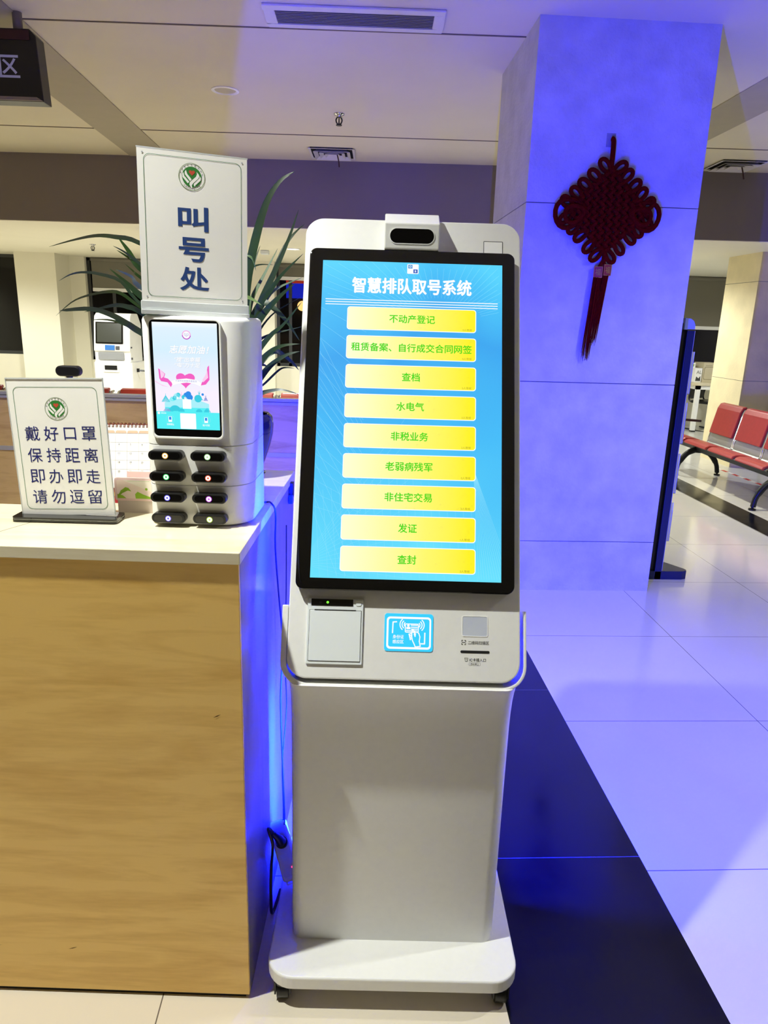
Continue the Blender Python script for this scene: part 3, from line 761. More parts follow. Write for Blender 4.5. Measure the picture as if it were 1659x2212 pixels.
poly([(0.26, 0.545), (0.34, 0.525), (0.50, 0.513), (0.66, 0.525), (0.73, 0.555), (0.72, 0.585), (0.62, 0.56), (0.50, 0.552), (0.36, 0.565), (0.28, 0.58)], 5, 0.0005)
c = sp(0.495, 0.537); m.text('宁波市志愿服务基金会', c[0], c[1], w=0.044, h=0.0040, mi=9, z=0.0007)
c = sp(0.527, 0.075 + 0.035); m.frame(circ(0.0090, 28, *c), circ(0.0066, 28, *c), 1, ID, 0.0002); m.flat(circ(0.0066, 24, *c), 5, ID, 0.0003)
m.frame([(c[0] + 0.0090 * math.cos(R(a)), c[1] + 0.0090 * math.sin(R(a))) for a in range(185, 356, 6)] + [], [(c[0] + 0.0074 * math.cos(R(a)), c[1] + 0.0074 * math.sin(R(a))) for a in range(185, 356, 6)], 7, ID, 0.0004)
for k in range(9):
    a = R(170 - k * 20); m.flat(circ(0.0006, 6, c[0] + 0.0080 * math.cos(a), c[1] + 0.0080 * math.sin(a)), 7, ID, 0.0004)
hp = heartpts(0, 0, 0.0046, 0.0044); m.frame([(c[0] + x, c[1] - y) for x, y in hp], [(c[0] + x * 0.84, c[1] - y * 0.84) for x, y in hp], 9, ID, 0.0004)
m.frame([(c[0] + x, c[1] + y) for x, y in ((0.0022, 0), (0, 0.0022), (-0.0022, 0), (0, -0.0022))], [(c[0] + x, c[1] + y) for x, y in ((0.0015, 0), (0, 0.0015), (-0.0015, 0), (0, -0.0015))], 9, ID, 0.0004)
for s, x, y, w, h in (('志愿加油！', 0.56, 0.245, 0.078, 0.0165), ('“搜”出幸福', 0.525, 0.336, 0.052, 0.0098), ('“电”力十足', 0.525, 0.388, 0.052, 0.0098)):
    c = sp(x, y); m.text(s, c[0] + 0.0005, c[1] - 0.0005, w=w, h=h, mi=6, z=0.0004, bold=0.02, shear=0.25); m.text(s, c[0], c[1], w=w, h=h, mi=5, z=0.0006, bold=0.015, shear=0.25)
a, b = sp(0.375, 0.995), sp(0.625, 0.845); m.flat(rr(a[0], a[1], b[0], b[1], 0.0015, 4), 5, ID, 0.0003)
a, b = sp(0.425, 0.80), sp(0.56, 0.71); m.flat(rr(a[0], a[1], b[0], b[1], 0.0006, 3), 5, ID, 0.0006)
for x, w_, t2 in ((0.215, 0.05, '扫码租借'), (0.785, 0.05, '插入归还')):
    c = sp(x, 0.955); m.text(t2, c[0], c[1], w=0.0150, h=0.0042, mi=5, z=0.0004, bold=0.015)
    c = sp(x, 0.905); m.frame(circ(0.0088, 24, *c), circ(0.0085, 24, *c), 10, ID, 0.0003); m.flat(rrect(0.0075, 0.0115, 0.001, 3, *c), 5, ID, 0.0004); m.flat(rrect(0.0048, 0.0060, 0.0004, 3, c[0], c[1] + 0.0018), 4, ID, 0.0005)
c = sp(0.04, 0.848); m.flat(circ(0.0026, 14, *c), 5, ID, 0.0004)
c = sp(0.10, 0.848); m.text('搜电充电', c[0] + 0.002, c[1], w=0.0105, h=0.0028, mi=5, z=0.0004, bold=0.01)
o = m.build('wallpaper_art', EM, ss, fix=False); o.matrix_local = SF @ TR(0, 0, 0.0030)

# the eight power banks docked in the station (things of their own)
leds = [('amber', (255, 190, 70)), ('pale green', (190, 255, 170)), ('green', (60, 240, 110)), ('orange-red', (255, 90, 40)), ('blue', (90, 80, 255)), ('magenta', (220, 90, 255)), ('indigo', (100, 80, 255)), ('yellow-green', (210, 255, 90))]
rowname = ['top row', 'second row', 'third row', 'bottom row']
for i, (ln, lc) in enumerate(leds):
    rw, cl = divmod(i, 2)
    loc = st.location + Matrix.Rotation(R(-3.5), 3, 'Z') @ Vector((-0.0598 + 0.0875 * cl, -0.105, 0.155 - rw * 0.0448))
    p = thing('power_bank', 'black power bank with %s light, %s %s of the white station' % (ln, 'left' if cl == 0 else 'right', rowname[rw]), 'power bank', loc, R(-3.5), 'power banks docked in the station')
    m = MB(); m.prism(rrect(0.072, 0.0205, 0.0100, 8), -0.0006, 0.020, 0, FRONT); m.build('body', M['black'], p, bevel=0.002)
    m = MB(); m.prism(rrect(0.060, 0.0135, 0.0066, 8), 0.0195, 0.0206, 0, FRONT); m.build('face_inset', M['gloss'], p)
    m = MB(); m.ring(circ(0.0050, 20), circ(0.0022, 20), 0.0204, 0.0214, 0, FRONT); m.build('light_ring', em('ring ' + ln, (255, 250, 240) if False else tuple(int(200 + c * 55 / 255) for c in lc), 1.8), p)
    m = MB(); m.prism(circ(0.0022, 14), 0.0204, 0.0210, 0, FRONT); m.frame(circ(0.0064, 20), circ(0.0050, 20), 0, FRONT, 0.0210); m.build('button', em('button ' + ln, lc, 0.8), p)

# ================================================================== SIGNS
def emblem(m, cx, cy, s, z, i0):
    """round emblem: rim, white ring with lettering, green disc, heart and white strokes; material slots i0.. = rim, white, green, heart, ink"""
    m.frame(circ(s, 40, cx, cy), circ(s * 0.955, 40, cx, cy), i0, ID, z)
    m.flat(circ(s * 0.735, 36, cx, cy), i0 + 2, ID, z)
    def q(pts): return [(cx + (x - 840) / 640 * s, cy + (800 - y) / 640 * s) for x, y in pts]
    for pts in ([(440, 610), (385, 700), (392, 840), (640, 1110), (715, 1030), (480, 780), (462, 700)], [(565, 500), (500, 590), (505, 700), (750, 1000), (830, 915), (622, 680), (590, 590)],
                [(1075, 545), (1090, 650), (1040, 770), (740, 1040), (710, 1150), (790, 1300), (850, 1300), (832, 1190), (900, 1080), (1150, 850), (1205, 740), (1180, 660)],
                [(1225, 730), (1200, 830), (930, 1100), (920, 1170), (980, 1240), (1000, 1170), (1260, 930), (1290, 830)]):
        m.flat(q(pts), i0 + 1, ID, z + 0.0002)
    hp = heartpts(cx + 0.01 * s, 0, 0.23 * s, 0.22 * s); m.flat([(x, cy + 0.31 * s - y) for x, y in hp], i0 + 3, ID, z + 0.0002)
    for k, ch in enumerate('宁波市政务服务中心'):
        a = R(164 - 148 * k / 8); m.text(ch, cx + s * 0.845 * math.cos(a), cy + s * 0.845 * math.sin(a), h=s * 0.115, mi=i0 + 4, z=z + 0.0001, rot=a - math.pi / 2, bold=0.03)
    for k, ch in enumerate('心系于民 服务于民'):
        if ch != ' ':
            a = R(228 + 84 * k / 8); m.text(ch, cx + s * 0.845 * math.cos(a), cy + s * 0.845 * math.sin(a), h=s * 0.095, mi=i0 + 4, z=z + 0.0001, rot=a + math.pi / 2, bold=0.03)
EMB = [M['rim'], M['paper'], M['green'], M['heart'], M['ink']]

# upright sign standing on top of the station
sg = thing('acrylic_sign', 'tall white acrylic sign with three stacked blue characters on the power bank station', 'sign', (-0.3075, 1.512, 1.5250), R(15.5))
sg.rotation_euler.y = R(1.0)
m = MB(); m.box(-0.106, -0.016, 0.0, 0.106, 0.016, 0.009); m.box(-0.106, -0.006, 0.009, 0.106, -0.0025, 0.026); m.box(-0.106, 0.0025, 0.009, 0.106, 0.006, 0.026)
m.build('acrylic_base', M['acryl'], sg, bevel=0.001)
MB().box(-0.1035, -0.0012, 0.0095, 0.1035, 0.0012, 0.3035).build('sign_card', M['paper'], sg)
m = MB(); m.box(-0.1045, -0.0013, 0.3035, 0.1045, 0.0013, 0.3060); m.build('top_edge', M['acryl'], sg)
m = MB(); G = TR(0, -0.0016, 0) @ FRONT
m.frame(rr(-0.0920, 0.0350, 0.0920, 0.2945, 0.012, 6), rr(-0.0912, 0.0358, 0.0912, 0.2937, 0.0114, 6), 5)
emblem(m, -0.003, 0.2610, 0.0250, 0.0, 0)
for ch, y in (('叫', 0.1850), ('号', 0.1275), ('处', 0.0720)):
    m.text(ch, -0.002, y, w=0.0580, h=0.0455, mi=6, bold=0.022)
for sx in (-1, 1):
    for sy in (0.034, 0.2960):
        m.flat(circ(0.0016, 8, sx * 0.0935, sy), 7, ID, 0.0001)
o = m.build('sign_print', EMB + [M['line'], M['navy'], M['alu']], sg, fix=False); o.matrix_local = G

# table sign with black foot
ts = thing('table_sign', 'white table sign with four rows of blue characters and black foot on the counter', 'sign', (-0.5955, 1.506, 1.090), R(-2.5))
m = MB(); m.prism(rr(-0.111, -0.026, 0.111, 0.034, 0.008, 5), 0.002, 0.0055, 0); m.prism(rr(-0.110, -0.025, 0.110, 0.033, 0.008, 5), 0.0055, 0.0075, 1); m.prism(rr(-0.111, -0.026, 0.111, 0.034, 0.008, 5), 0.0075, 0.0115, 0)
for x in (-0.095, 0.095): m.prism(circ(0.005, 12, x, 0.0), 0.0, 0.002, 0)
m.build('foot', [M['gloss'], M['acryl']], ts)
pl = TR(0, 0.004, 0.0115) @ RY(-1.4) @ RX(0.0)
m = MB(); m.box(-0.0990, -0.0015, 0.0, 0.0990, 0.0015, 0.2900, 0, pl); m.build('sign_card', M['paper'], ts)
m = MB(); m.box(-0.1000, -0.0028, 0.2900, 0.1000, 0.0028, 0.2925, 0, pl); m.box(-0.1003, -0.0026, 0, -0.0990, 0.0026, 0.2925, 0, pl); m.box(0.0990, -0.0026, 0, 0.1003, 0.0026, 0.2925, 0, pl); m.build('acrylic_edge', M['acryl'], ts)
m = MB(); m.frame(rr(-0.0875, 0.0130, 0.0860, 0.2740, 0.012, 6), rr(-0.0866, 0.0139, 0.0851, 0.2731, 0.0112, 6), 5)
emblem(m, -0.0015, 0.2290, 0.0238, 0.0, 0)
for st_, y in (('戴好口罩', 0.1770), ('保持距离', 0.1310), ('即办即走', 0.0850), ('请勿逗留', 0.0405)):
    for k, ch in enumerate(st_):
        m.text(ch, -0.0575 + 0.0393 * k, y, w=0.0300 if ch != '口' else 0.0250, h=0.0305 if ch != '口' else 0.026, mi=6, bold=0.002)
o = m.build('sign_print', EMB + [M['line'], M['navy2']], ts, fix=False); o.matrix_local = pl @ TR(0, -0.0019, 0) @ FRONT

# ================================================================== SMALL THINGS ON THE COUNTER
# webcam on a small monitor, behind the table sign
mo = thing('monitor', 'small black monitor hidden behind the table sign under the webcam', 'monitor', (-0.702, 1.84, 0.75))
MB().box(-0.085, -0.008, 0.34, 0.075, 0.010, 0.600).build('screen', M['black'], mo, bevel=0.004)
m = MB(); m.box(-0.02, 0.0, 0.012, 0.02, 0.012, 0.40); m.prism(rrect(0.16, 0.11, 0.02, 5), 0, 0.012); m.build('stand', M['black'], mo)
dk = thing('inner_desk', 'low maple desk behind the counter ledge', 'desk', (-1.3, 1.93, 0))
MB().box(-0.95, -0.28, 0.725, 0.625, 0.42, 0.75).build('desk_top', M['mapletop_paled'], dk)
for x in (-0.9, 0.58):
    MB().box(x - 0.012, -0.26, 0, x + 0.012, 0.40, 0.725).build('side_panel', M['maple'], dk)
wc = thing('webcam', 'black webcam with rounded head peeking over the table sign', 'webcam', (-0.693, 1.835, 1.350))
m = MB(); m.prism(rrect(0.060, 0.026, 0.0125, 8, 0, 0.034), -0.012, 0.012, 0, FRONT); m.build('camera_head', M['black'], wc, bevel=0.003)
m = MB(); m.lathe([(0.009, 0.006), (0.007, 0.016), (0.010, 0.026)], 14); m.build('neck', M['black'], wc)
m = MB(); m.prism(rrect(0.062, 0.034, 0.006, 4), 0.0, 0.006); m.build('clip', M['black'], wc)

# desk calendar
ca = thing('desk_calendar', 'spiral desk calendar with white date pages on maroon stand', 'calendar', (-0.520, 1.705, 1.090), R(2.0))
LEAN = 14
cp = TR(0, -0.045, 0.0) @ RX(-LEAN)
m = MB(); m.box(-0.100, -0.001, 0.0, 0.100, 0.001, 0.185, 0, cp); m.box(-0.100, 0.0, 0.001, 0.100, 0.085, 0.003); m.box(-0.100, -0.001, 0.0, 0.100, 0.001, 0.178, 0, TR(0, 0.082, 0.0015) @ RX(12)); m.build('stand', M['maroon'], ca)
MB().box(-0.099, -0.004, 0.036, 0.099, -0.0012, 0.186, 0, cp).build('page', M['paper'], ca)
m = MB(); PX, PY = 0.0268, 0.0213; x0 = -0.0255 - 3 * PX
for k in range(8): m.flat([(x0 + k * PX, 0.038), (x0 + k * PX + 0.0005, 0.038), (x0 + k * PX + 0.0005, 0.166), (x0 + k * PX, 0.166)], 0)
for k in range(7): m.flat([(-0.098, 0.166 - k * PY), (0.098, 0.166 - k * PY), (0.098, 0.1655 - k * PY), (-0.098, 0.1655 - k * PY)], 0)
for k in range(7): m.flat([(x0 + k * PX + 0.001, 0.1665), (x0 + (k + 1) * PX - 0.001, 0.1665), (x0 + (k + 1) * PX - 0.001, 0.170), (x0 + (k + 1) * PX - 0.004, 0.1725), (x0 + k * PX + 0.004, 0.1725), (x0 + k * PX + 0.001, 0.170)], 1)
day = 1 - 4
for r_ in range(5):
    for c_ in range(7):
        dnum = r_ * 7 + c_ - 6
        if (r_ == 0 and c_ == 2): dnum = 1
        elif r_ == 0: continue
        if 1 <= dnum <= 31:
            m.text(str(dnum), x0 + c_ * PX + 0.0085, 0.166 - r_ * PY - 0.0050, h=0.0040, mi=2); m.flat([(x0 + c_ * PX + 0.0065, 0.166 - r_ * PY - 0.0090), (x0 + c_ * PX + 0.0105, 0.166 - r_ * PY - 0.0090), (x0 + c_ * PX + 0.0105, 0.166 - r_ * PY - 0.0085), (x0 + c_ * PX + 0.0065, 0.166 - r_ * PY - 0.0085)], 0)
o = m.build('page_print', [pm('faint rule', (170, 168, 165), 0.6), M['peach'], M['ink']], ca, fix=False); o.matrix_local = cp @ TR(0, -0.0043, 0) @ FRONT
m = MB(); m.text('AN', -0.0290, 0.0215, h=0.0095, mi=0); m.flat([(-0.045, 0.0085), (-0.018, 0.0085), (-0.018, 0.0098), (-0.045, 0.0098)], 1)
o = m.build('stand_print', [M['gold'], pm('faded print', (160, 70, 66), 0.6)], ca, fix=False); o.matrix_local = cp @ TR(0, -0.0014, 0) @ FRONT
for k in range(22):
    x = -0.092 + k * 0.0088
    m = MB()
    for dx in (-0.0012, 0.0012):
        m.tube([(x + dx + 0.0015 * math.sin(a), 0.0062 * math.cos(a), 0.185 + 0.0062 * math.sin(a)) for a in [2 * math.pi * j / 12 for j in range(12)]], 0.0007, 5, 0, cp, closed=True)
    m.build('binding_ring', M['copper'], ca)

# storage box
bx = thing('storage_box', 'small clear pink box with a green and cream printed front, beside the station', 'box', (-0.455, 1.612, 1.090), R(-3))
m = MB()
m.box(-0.055, -0.038, 0.0, 0.034, 0.038, 0.002); m.box(-0.055, -0.038, 0.002, 0.034, -0.036, 0.028); m.box(-0.055, 0.036, 0.002, 0.034, 0.038, 0.028); m.box(-0.055, -0.036, 0.002, -0.053, 0.036, 0.028); m.box(0.032, -0.036, 0.002, 0.034, 0.036, 0.028)
m.build('tray', M['clearpink'], bx)
m = MB(); m.prism(rr(-0.060, 0.028, 0.037, 0.082, 0.008, 5), 0.000, 0.003, 0, TR(0, -0.0375, 0) @ FRONT); m.box(-0.058, -0.0375, 0.028, 0.035, 0.038, 0.030); m.box(-0.058, 0.036, 0.030, 0.035, 0.038, 0.080)
m.build('lid', M['pink'], bx, bevel=0.001)
m = MB(); BF = TR(0, -0.0408, 0) @ FRONT
m.flat(rr(-0.054, 0.034, 0.033, 0.076, 0.003, 4), 0); m.flat([(-0.040, 0.076), (0.033, 0.046), (0.033, 0.076)], 1, ID, 0.0001)
m.flat([(-0.054, 0.036), (-0.046, 0.052), (-0.040, 0.056), (-0.035, 0.060), (-0.028, 0.058), (-0.022, 0.050), (-0.030, 0.052), (-0.040, 0.047), (-0.050, 0.045)], 2, ID, 0.0002); m.flat([(-0.054, 0.034), (-0.054, 0.044), (-0.042, 0.041), (-0.034, 0.034)], 2, ID, 0.0002)
m.flat([(-0.013, 0.034), (-0.014, 0.044), (-0.008, 0.050), (0.004, 0.044), (0.020, 0.038), (0.024, 0.034)], 2, ID, 0.0002); m.flat(circ(0.003, 10, 0.012, 0.056), 2, ID, 0.0002)
m.text('SWEET', 0.002, 0.066, h=0.0016, mi=3, z=0.0003) if False else None
for k in range(3): m.flat([(-0.030 + k * 0.001, 0.0735), (0.02, 0.0735), (0.02, 0.0740), (-0.030, 0.0740)], 2, ID, 0.0002)
o = m.build('printed_front', [M['blush'], pm('printed cream', (240, 232, 214), 0.5), M['lime'], M['ink']], bx, fix=False); o.matrix_local = BF
m = MB()
for k in range(7):
    z = 0.003 + k * 0.0028; pts = [(-0.050 + k * 0.003 + 0.070 * u, -0.032, z + 0.008 * (1 - u) ** 2 * (k % 3)) for u in [i / 8 for i in range(9)]]
    m.loft([pts, [(p[0], 0.030, p[2]) for p in pts]], k % 2, ID, caps=False, closed=False)
m.build('papers', [M['paper'], M['gray']], bx, fix=False)

# ------------------------------------------------------------------ potted plant
PX0, PY0 = -0.285, 1.985
pp = thing('potted_plant', 'long-leaved plant in a dark glazed pot behind the power bank station', 'plant', (PX0, PY0, 1.090))
m = MB(); m.lathe([(0.040, 0.012), (0.046, 0.014), (0.060, 0.050), (0.074, 0.090), (0.082, 0.125), (0.084, 0.150), (0.080, 0.172), (0.072, 0.180), (0.066, 0.178), (0.070, 0.165), (0.070, 0.155), (0.001, 0.155)], 32); m.build('pot', M['pot'], pp)
m = MB(); m.lathe([(0.001, 0.0), (0.052, 0.0), (0.060, 0.012), (0.056, 0.013), (0.046, 0.006), (0.001, 0.006)], 28); m.build('saucer', M['pot'], pp)
m = MB(); m.lathe([(0.069, 0.158), (0.04, 0.164), (0.001, 0.166)], 20); m.build('soil', M['soil'], pp)
def smooth(pts, n):
    P = [Vector(p) for p in pts]; out = []
    for k in range(n + 1):
        u = k / n * (len(P) - 1); i = min(int(u), len(P) - 2); f = u - i
        p0, p1, p2, p3 = P[max(i - 1, 0)], P[i], P[i + 1], P[min(i + 2, len(P) - 1)]
        out.append(0.5 * ((2 * p1) + (p2 - p0) * f + (2 * p0 - 5 * p1 + 4 * p2 - p3) * f * f + (3 * p1 - p0 - 3 * p2 + p3) * f ** 3))
    return out
def leaf(px, wpx, dY, mat='leaf', blunt=False):
    """a strap leaf: runs from the pot through the given points; dY is how far its tip leans away or near"""
    root = Vector((PX0 + random.uniform(-0.03, 0.03), PY0 + random.uniform(-0.03, 0.03), 1.25))
    n = len(px); pts = [root]
    first = at(px[0][0], px[0][1], PY0 + dY * 0.3)
    mid = root.lerp(first, 0.5) + Vector((0, 0, 0.03)); pts.append(mid)
    for k, (x, y) in enumerate(px):
        pts.append(at(x, y, PY0 + dY * (0.3 + 0.7 * k / max(n - 1, 1))))
    c = smooth(pts, 26); w = wpx * 2.0 / FP / 2 * 1.25; secs = []; view = (Vector(c[13]) - CAM).normalized()
    for k, p in enumerate(c):
        t_ = (c[min(k + 1, 26)] - c[max(k - 1, 0)]).normalized(); side = t_.cross(view)
        if side.length < 1e-4: side = t_.orthogonal()
        side.normalize(); nn = side.cross(t_); u = k / 26
        ww = w * (0.45 + 0.55 * min(u * 2.2, 1)) * (1 if u < 0.55 else max((1 - (u - 0.55) / 0.45) ** (0.35 if blunt else 0.8), 0.03))
        side = (side * 0.9 + nn * 0.43).normalized(); q = p - Vector((PX0, PY0, 1.09))
        secs.append([tuple(q - side * ww), tuple(q + nn * ww * 0.3), tuple(q + side * ww), tuple(q + nn * ww * 0.3 - nn * 0.0008)])
    m = MB(); m.loft(secs, 0, ID, caps=True, closed=True); m.build('leaf', M[mat], pp)
leaf([(430, 600), (302, 525), (250, 512), (208, 509), (160, 518), (106, 533)], 8, 0.05)
leaf([(400, 640), (305, 580), (276, 540), (254, 511)], 14, 0.10)
leaf([(420, 660), (305, 572), (270, 545), (244, 531)], 6, -0.05)
leaf([(400, 640), (306, 580), (283, 560), (252, 540)], 10, 0.15)
leaf([(420, 720), (306, 640), (275, 612), (236, 580)], 13, 0.02)
leaf([(430, 700), (306, 622), (285, 598), (250, 582)], 9, -0.10, 'leaf2')
leaf([(410, 680), (304, 600), (288, 586), (269, 569)], 6, 0.12)
leaf([(420, 740), (302, 655), (262, 608), (215, 592), (180, 588), (152, 593), (127, 607)], 6, -0.06)
leaf([(420, 740), (304, 664), (262, 634), (232, 630), (190, 638), (156, 652), (121, 682)], 6, 0.08)
leaf([(430, 760), (306, 676), (276, 663), (250, 659), (216, 666), (182, 674)], 9, 0.0, 'leaf')
leaf([(430, 790), (305, 718), (276, 700), (240, 680), (195, 667), (129, 671)], 11, -0.08, 'leaf', True)
leaf([(430, 790), (306, 722), (272, 702), (235, 691), (196, 691)], 7, 0.1)
leaf([(528, 690), (537, 590), (556, 500), (578, 432), (606, 390), (637, 370)], 15, -0.03)
leaf([(532, 660), (543, 590), (562, 530)], 8, 0.12)
leaf([(534, 700), (544, 646), (570, 594), (600, 537)], 9, 0.05, 'leaf2')
leaf([(540, 720), (563, 654), (592, 589), (622, 520), (645, 453)], 12, -0.02)
leaf([(545, 720), (580, 620), (611, 541), (634, 506), (658, 484)], 9, 0.10)
leaf([(545, 720), (563, 655), (585, 625), (610, 592), (655, 548)], 11, -0.12)
leaf([(550, 700), (574, 648), (600, 622), (652, 600)], 8, 0.06, 'leaf2')
leaf([(545, 720), (560, 690), (596, 648), (637, 612)], 15, -0.10)
leaf([(540, 700), (563, 654), (579, 657), (607, 680), (628, 706), (647, 736)], 11, -0.06)
leaf([(545, 760), (556, 722), (592, 676), (652, 641)], 5, 0.1)
leaf([(540, 800), (556, 761), (585, 724), (613, 700), (652, 652)], 10, -0.08)
leaf([(540, 790), (555, 741), (585, 722), (622, 713), (655, 705)], 5, 0.05)
leaf([(540, 820), (557, 788), (585, 759), (613, 746), (648, 743)], 11, -0.10)
leaf([(540, 850), (558, 822), (585, 789), (618, 767), (648, 759)], 12, -0.06)
leaf([(545, 800), (556, 791), (568, 788), (584, 795)], 9, 0.02)
leaf([(590, 760), (626, 778), (646, 800)], 9, 0.12)
leaf([(545, 870), (560, 852), (585, 844), (611, 842), (646, 852)], 8, -0.04)
leaf([(515, 645), (530, 641), (548, 648), (566, 660)], 8, -0.08, 'leaf2')
leaf([(522, 560), (532, 550), (546, 561), (553, 585)], 6, -0.02, 'leaf2')
leaf([(522, 600), (536, 583), (559, 572), (591, 572)], 5, 0.08)
leaf([(570, 830), (603, 799), (620, 794), (637, 796)], 4, -0.05)

# ------------------------------------------------------------------ cables at the counter end
def cable(name, label, pts, r, mat=None, n=40, cat='cable'):
    m = MB(); m.tube(smooth(pts, n), r, 8); return tag(m.build(name, mat or M['black']), label, cat)
cable('power_cable', 'thin black power cable hanging over the counter edge from the station', [(-0.215, 1.66, 1.094), (-0.190, 1.68, 1.093), (-0.1765, 1.665, 1.094), (-0.166, 1.66, 1.07), (-0.168, 1.665, 0.98), (-0.162, 1.68, 0.85), (-0.155, 1.70, 0.70), (-0.162, 1.70, 0.55), (-0.156, 1.67, 0.38), (-0.146, 1.61, 0.262), (-0.146, 1.600, 0.232)], 0.0022)
cable('data_cable', 'second thin cable running down the blue lit counter end', [(-0.152, 1.80, 1.00), (-0.154, 1.80, 0.80), (-0.158, 1.79, 0.62), (-0.150, 1.74, 0.50), (-0.158, 1.69, 0.36), (-0.150, 1.62, 0.265), (-0.150, 1.605, 0.232)], 0.0016)
uc = thing('cable_clip', 'small black plug with blue clip hung at the counter end', 'clip', (-0.152, 1.985, 1.03), R(-3.6))
MB().box(-0.008, -0.012, 0.0, 0.006, 0.012, 0.045).build('plug', M['black'], uc, bevel=0.002)
MB().box(-0.006, -0.026, -0.014, 0.006, -0.004, 0.010).build('blue_clip', pm('blue clip', (40, 90, 230), 0.4), uc, bevel=0.002)
# extension socket leaning on the kiosk base
es = thing('extension_socket', 'pale extension socket leaning between counter and kiosk base', 'socket', (-0.144, 1.575, 0.175), 0)
es.rotation_euler = (R(52), R(-18), R(8))
m = MB(); m.prism(rrect(0.046, 0.15, 0.010, 5), -0.014, 0.014); m.build('housing', M['white'], es, bevel=0.004)
m = MB(); m.prism(rrect(0.036, 0.130, 0.008, 5), 0.0135, 0.0160); m.build('face', M['plastic2'], es)
m = MB(); m.prism(circ(0.016, 24, 0.003, 0.02), 0.0155, 0.032); m.tube([(0.003, 0.02, 0.032), (0.0, 0.035, 0.050), (-0.008, 0.050, 0.060)], [0.014, 0.010, 0.007], 12); m.build('plug', M['black'], es, bevel=0.002)
m = MB(); m.prism(circ(0.0025, 10, 0.010, -0.045), 0.0155, 0.017); m.build('pilot_light', em('red pilot', (255, 60, 120), 2.0), es)
m = MB(); m.ring(rrect(0.018, 0.010, 0.003, 4, -0.008, -0.079), rrect(0.013, 0.005, 0.002, 4, -0.008, -0.079), -0.004, 0.004); m.build('hanging_loop', M['white'], es)
TIP = Matrix.Translation(es.location) @ es.rotation_euler.to_matrix().to_4x4()
T0, T1 = TIP @ Vector((-0.0075, 0.049, 0.0595)), TIP @ Vector((-0.013, 0.062, 0.070))
cable('mains_cord', 'thick black mains cord looping from the extension socket', [tuple(T0), tuple(T1), (-0.1715, 1.545, 0.215), (-0.176, 1.55, 0.14), (-0.177, 1.54, 0.07), (-0.174, 1.54, 0.006), (-0.160, 1.62, 0.006)], 0.0042)

# ================================================================== BACKGROUND, LEFT
# office chair behind the counter
oc = thing('office_chair', 'black office chair behind the counter, armrest at the left edge', 'chair', (-2.15, 3.10, 0), R(20))
m = MB(); m.prism(rrect(0.48, 0.46, 0.08, 6), 0.44, 0.51); m.build('seat', M['black'], oc, bevel=0.02)
m = MB(); m.prism(rrect(0.44, 0.46, 0.09, 6, 0, 0.80), -0.03, 0.03, 0, TR(0, 0.24, 0) @ RX(82)); m.build('backrest', M['black'], oc, bevel=0.015)
for s in (-1, 1):
    m = MB(); m.tube([(s * 0.26, -0.16, 0.70), (s * 0.27, 0.0, 0.715), (s * 0.26, 0.16, 0.70)], [0.02, 0.026, 0.02], 10); m.tube([(s * 0.26, 0.05, 0.70), (s * 0.27, 0.05, 0.60), (s * 0.20, 0.05, 0.45)], 0.015, 8); m.build('armrest', M['black'], oc)
m = MB(); m.tube([(0, 0, 0.08), (0, 0, 0.45)], 0.03, 12)
for k in range(5):
    a = 2 * math.pi * k / 5; m.tube([(0, 0, 0.10), (0.28 * math.cos(a), 0.28 * math.sin(a), 0.06)], [0.025, 0.015], 8); m.sphere((0.28 * math.cos(a), 0.28 * math.sin(a), 0.028), 0.028)
m.build('star_base', M['black'], oc)

# service machine at the back wall
am = thing('service_machine', 'white service machine with dark screen by the back window', 'machine', (-3.33, 10.5, 0), R(-2))
m = MB(); m.box(-0.27, -0.02, 0.0, 0.27, 0.55, 0.86); m.build('cabinet', M['white'], am, bevel=0.01)
def msec(x):
    return [(x, -0.02, 0.86), (x, 0.02, 0.885), (x, 0.02, 1.00), (x, -0.01, 1.02), (x, 0.06, 1.42), (x, 0.09, 1.50), (x, 0.16, 1.54), (x, 0.42, 1.54), (x, 0.55, 1.40), (x, 0.55, 0.86)]
m = MB(); m.loft([msec(-0.265), msec(0.245)], smooth=False); m.build('upper_cabinet', M['white'], am, bevel=0.012)
T_ = TR(0, -0.012, 1.02) @ RX(90 - 9.9)
m = MB(); m.prism(rr(-0.235, 0.10, 0.150, 0.40, 0.006, 3), -0.002, 0.010, 0, T_); sc_ = m.build('screen', M['gloss'], am)
m = MB(); m.prism(rr(-0.215, 0.118, 0.130, 0.385, 0.002, 3), 0.010, 0.0112, 0, T_); m.build('display', pm('dark display', (60, 62, 54), 0.3), sc_)
m = MB(); m.prism(rr(-0.105, 0.010, 0.030, 0.080, 0.002, 3), 0.0, 0.008, 0, T_); m.build('blue_sticker', pm('blue sticker', (34, 110, 190), 0.5), am)
m = MB(); m.prism(rr(0.045, 0.018, 0.100, 0.068, 0.002, 3), 0.0, 0.008, 0, T_); m.build('card_reader', M['gray'], am)
m = MB(); m.prism(rr(-0.195, 0.018, -0.130, 0.070, 0.02, 5), 0.0, 0.008, 0, T_); m.build('speaker_grille', M['plastic2'], am)
m = MB(); m.box(-0.21, -0.002, 0.895, 0.15, 0.03, 0.995); m.build('tray_recess', pm('recess gray', (150, 152, 154), 0.5), am)
m = MB(); m.box(-0.12, -0.028, 0.755, 0.055, -0.018, 0.815); m.build('coin_slot', M['slot'], am)
m = MB(); m.ring(rr(-0.145, 0.725, 0.08, 0.84, 0.004, 3), rr(-0.122, 0.752, 0.057, 0.818, 0.003, 3), 0, 0.012, 0, TR(0, -0.02, 0) @ FRONT); m.build('slot_frame', M['white'], am)
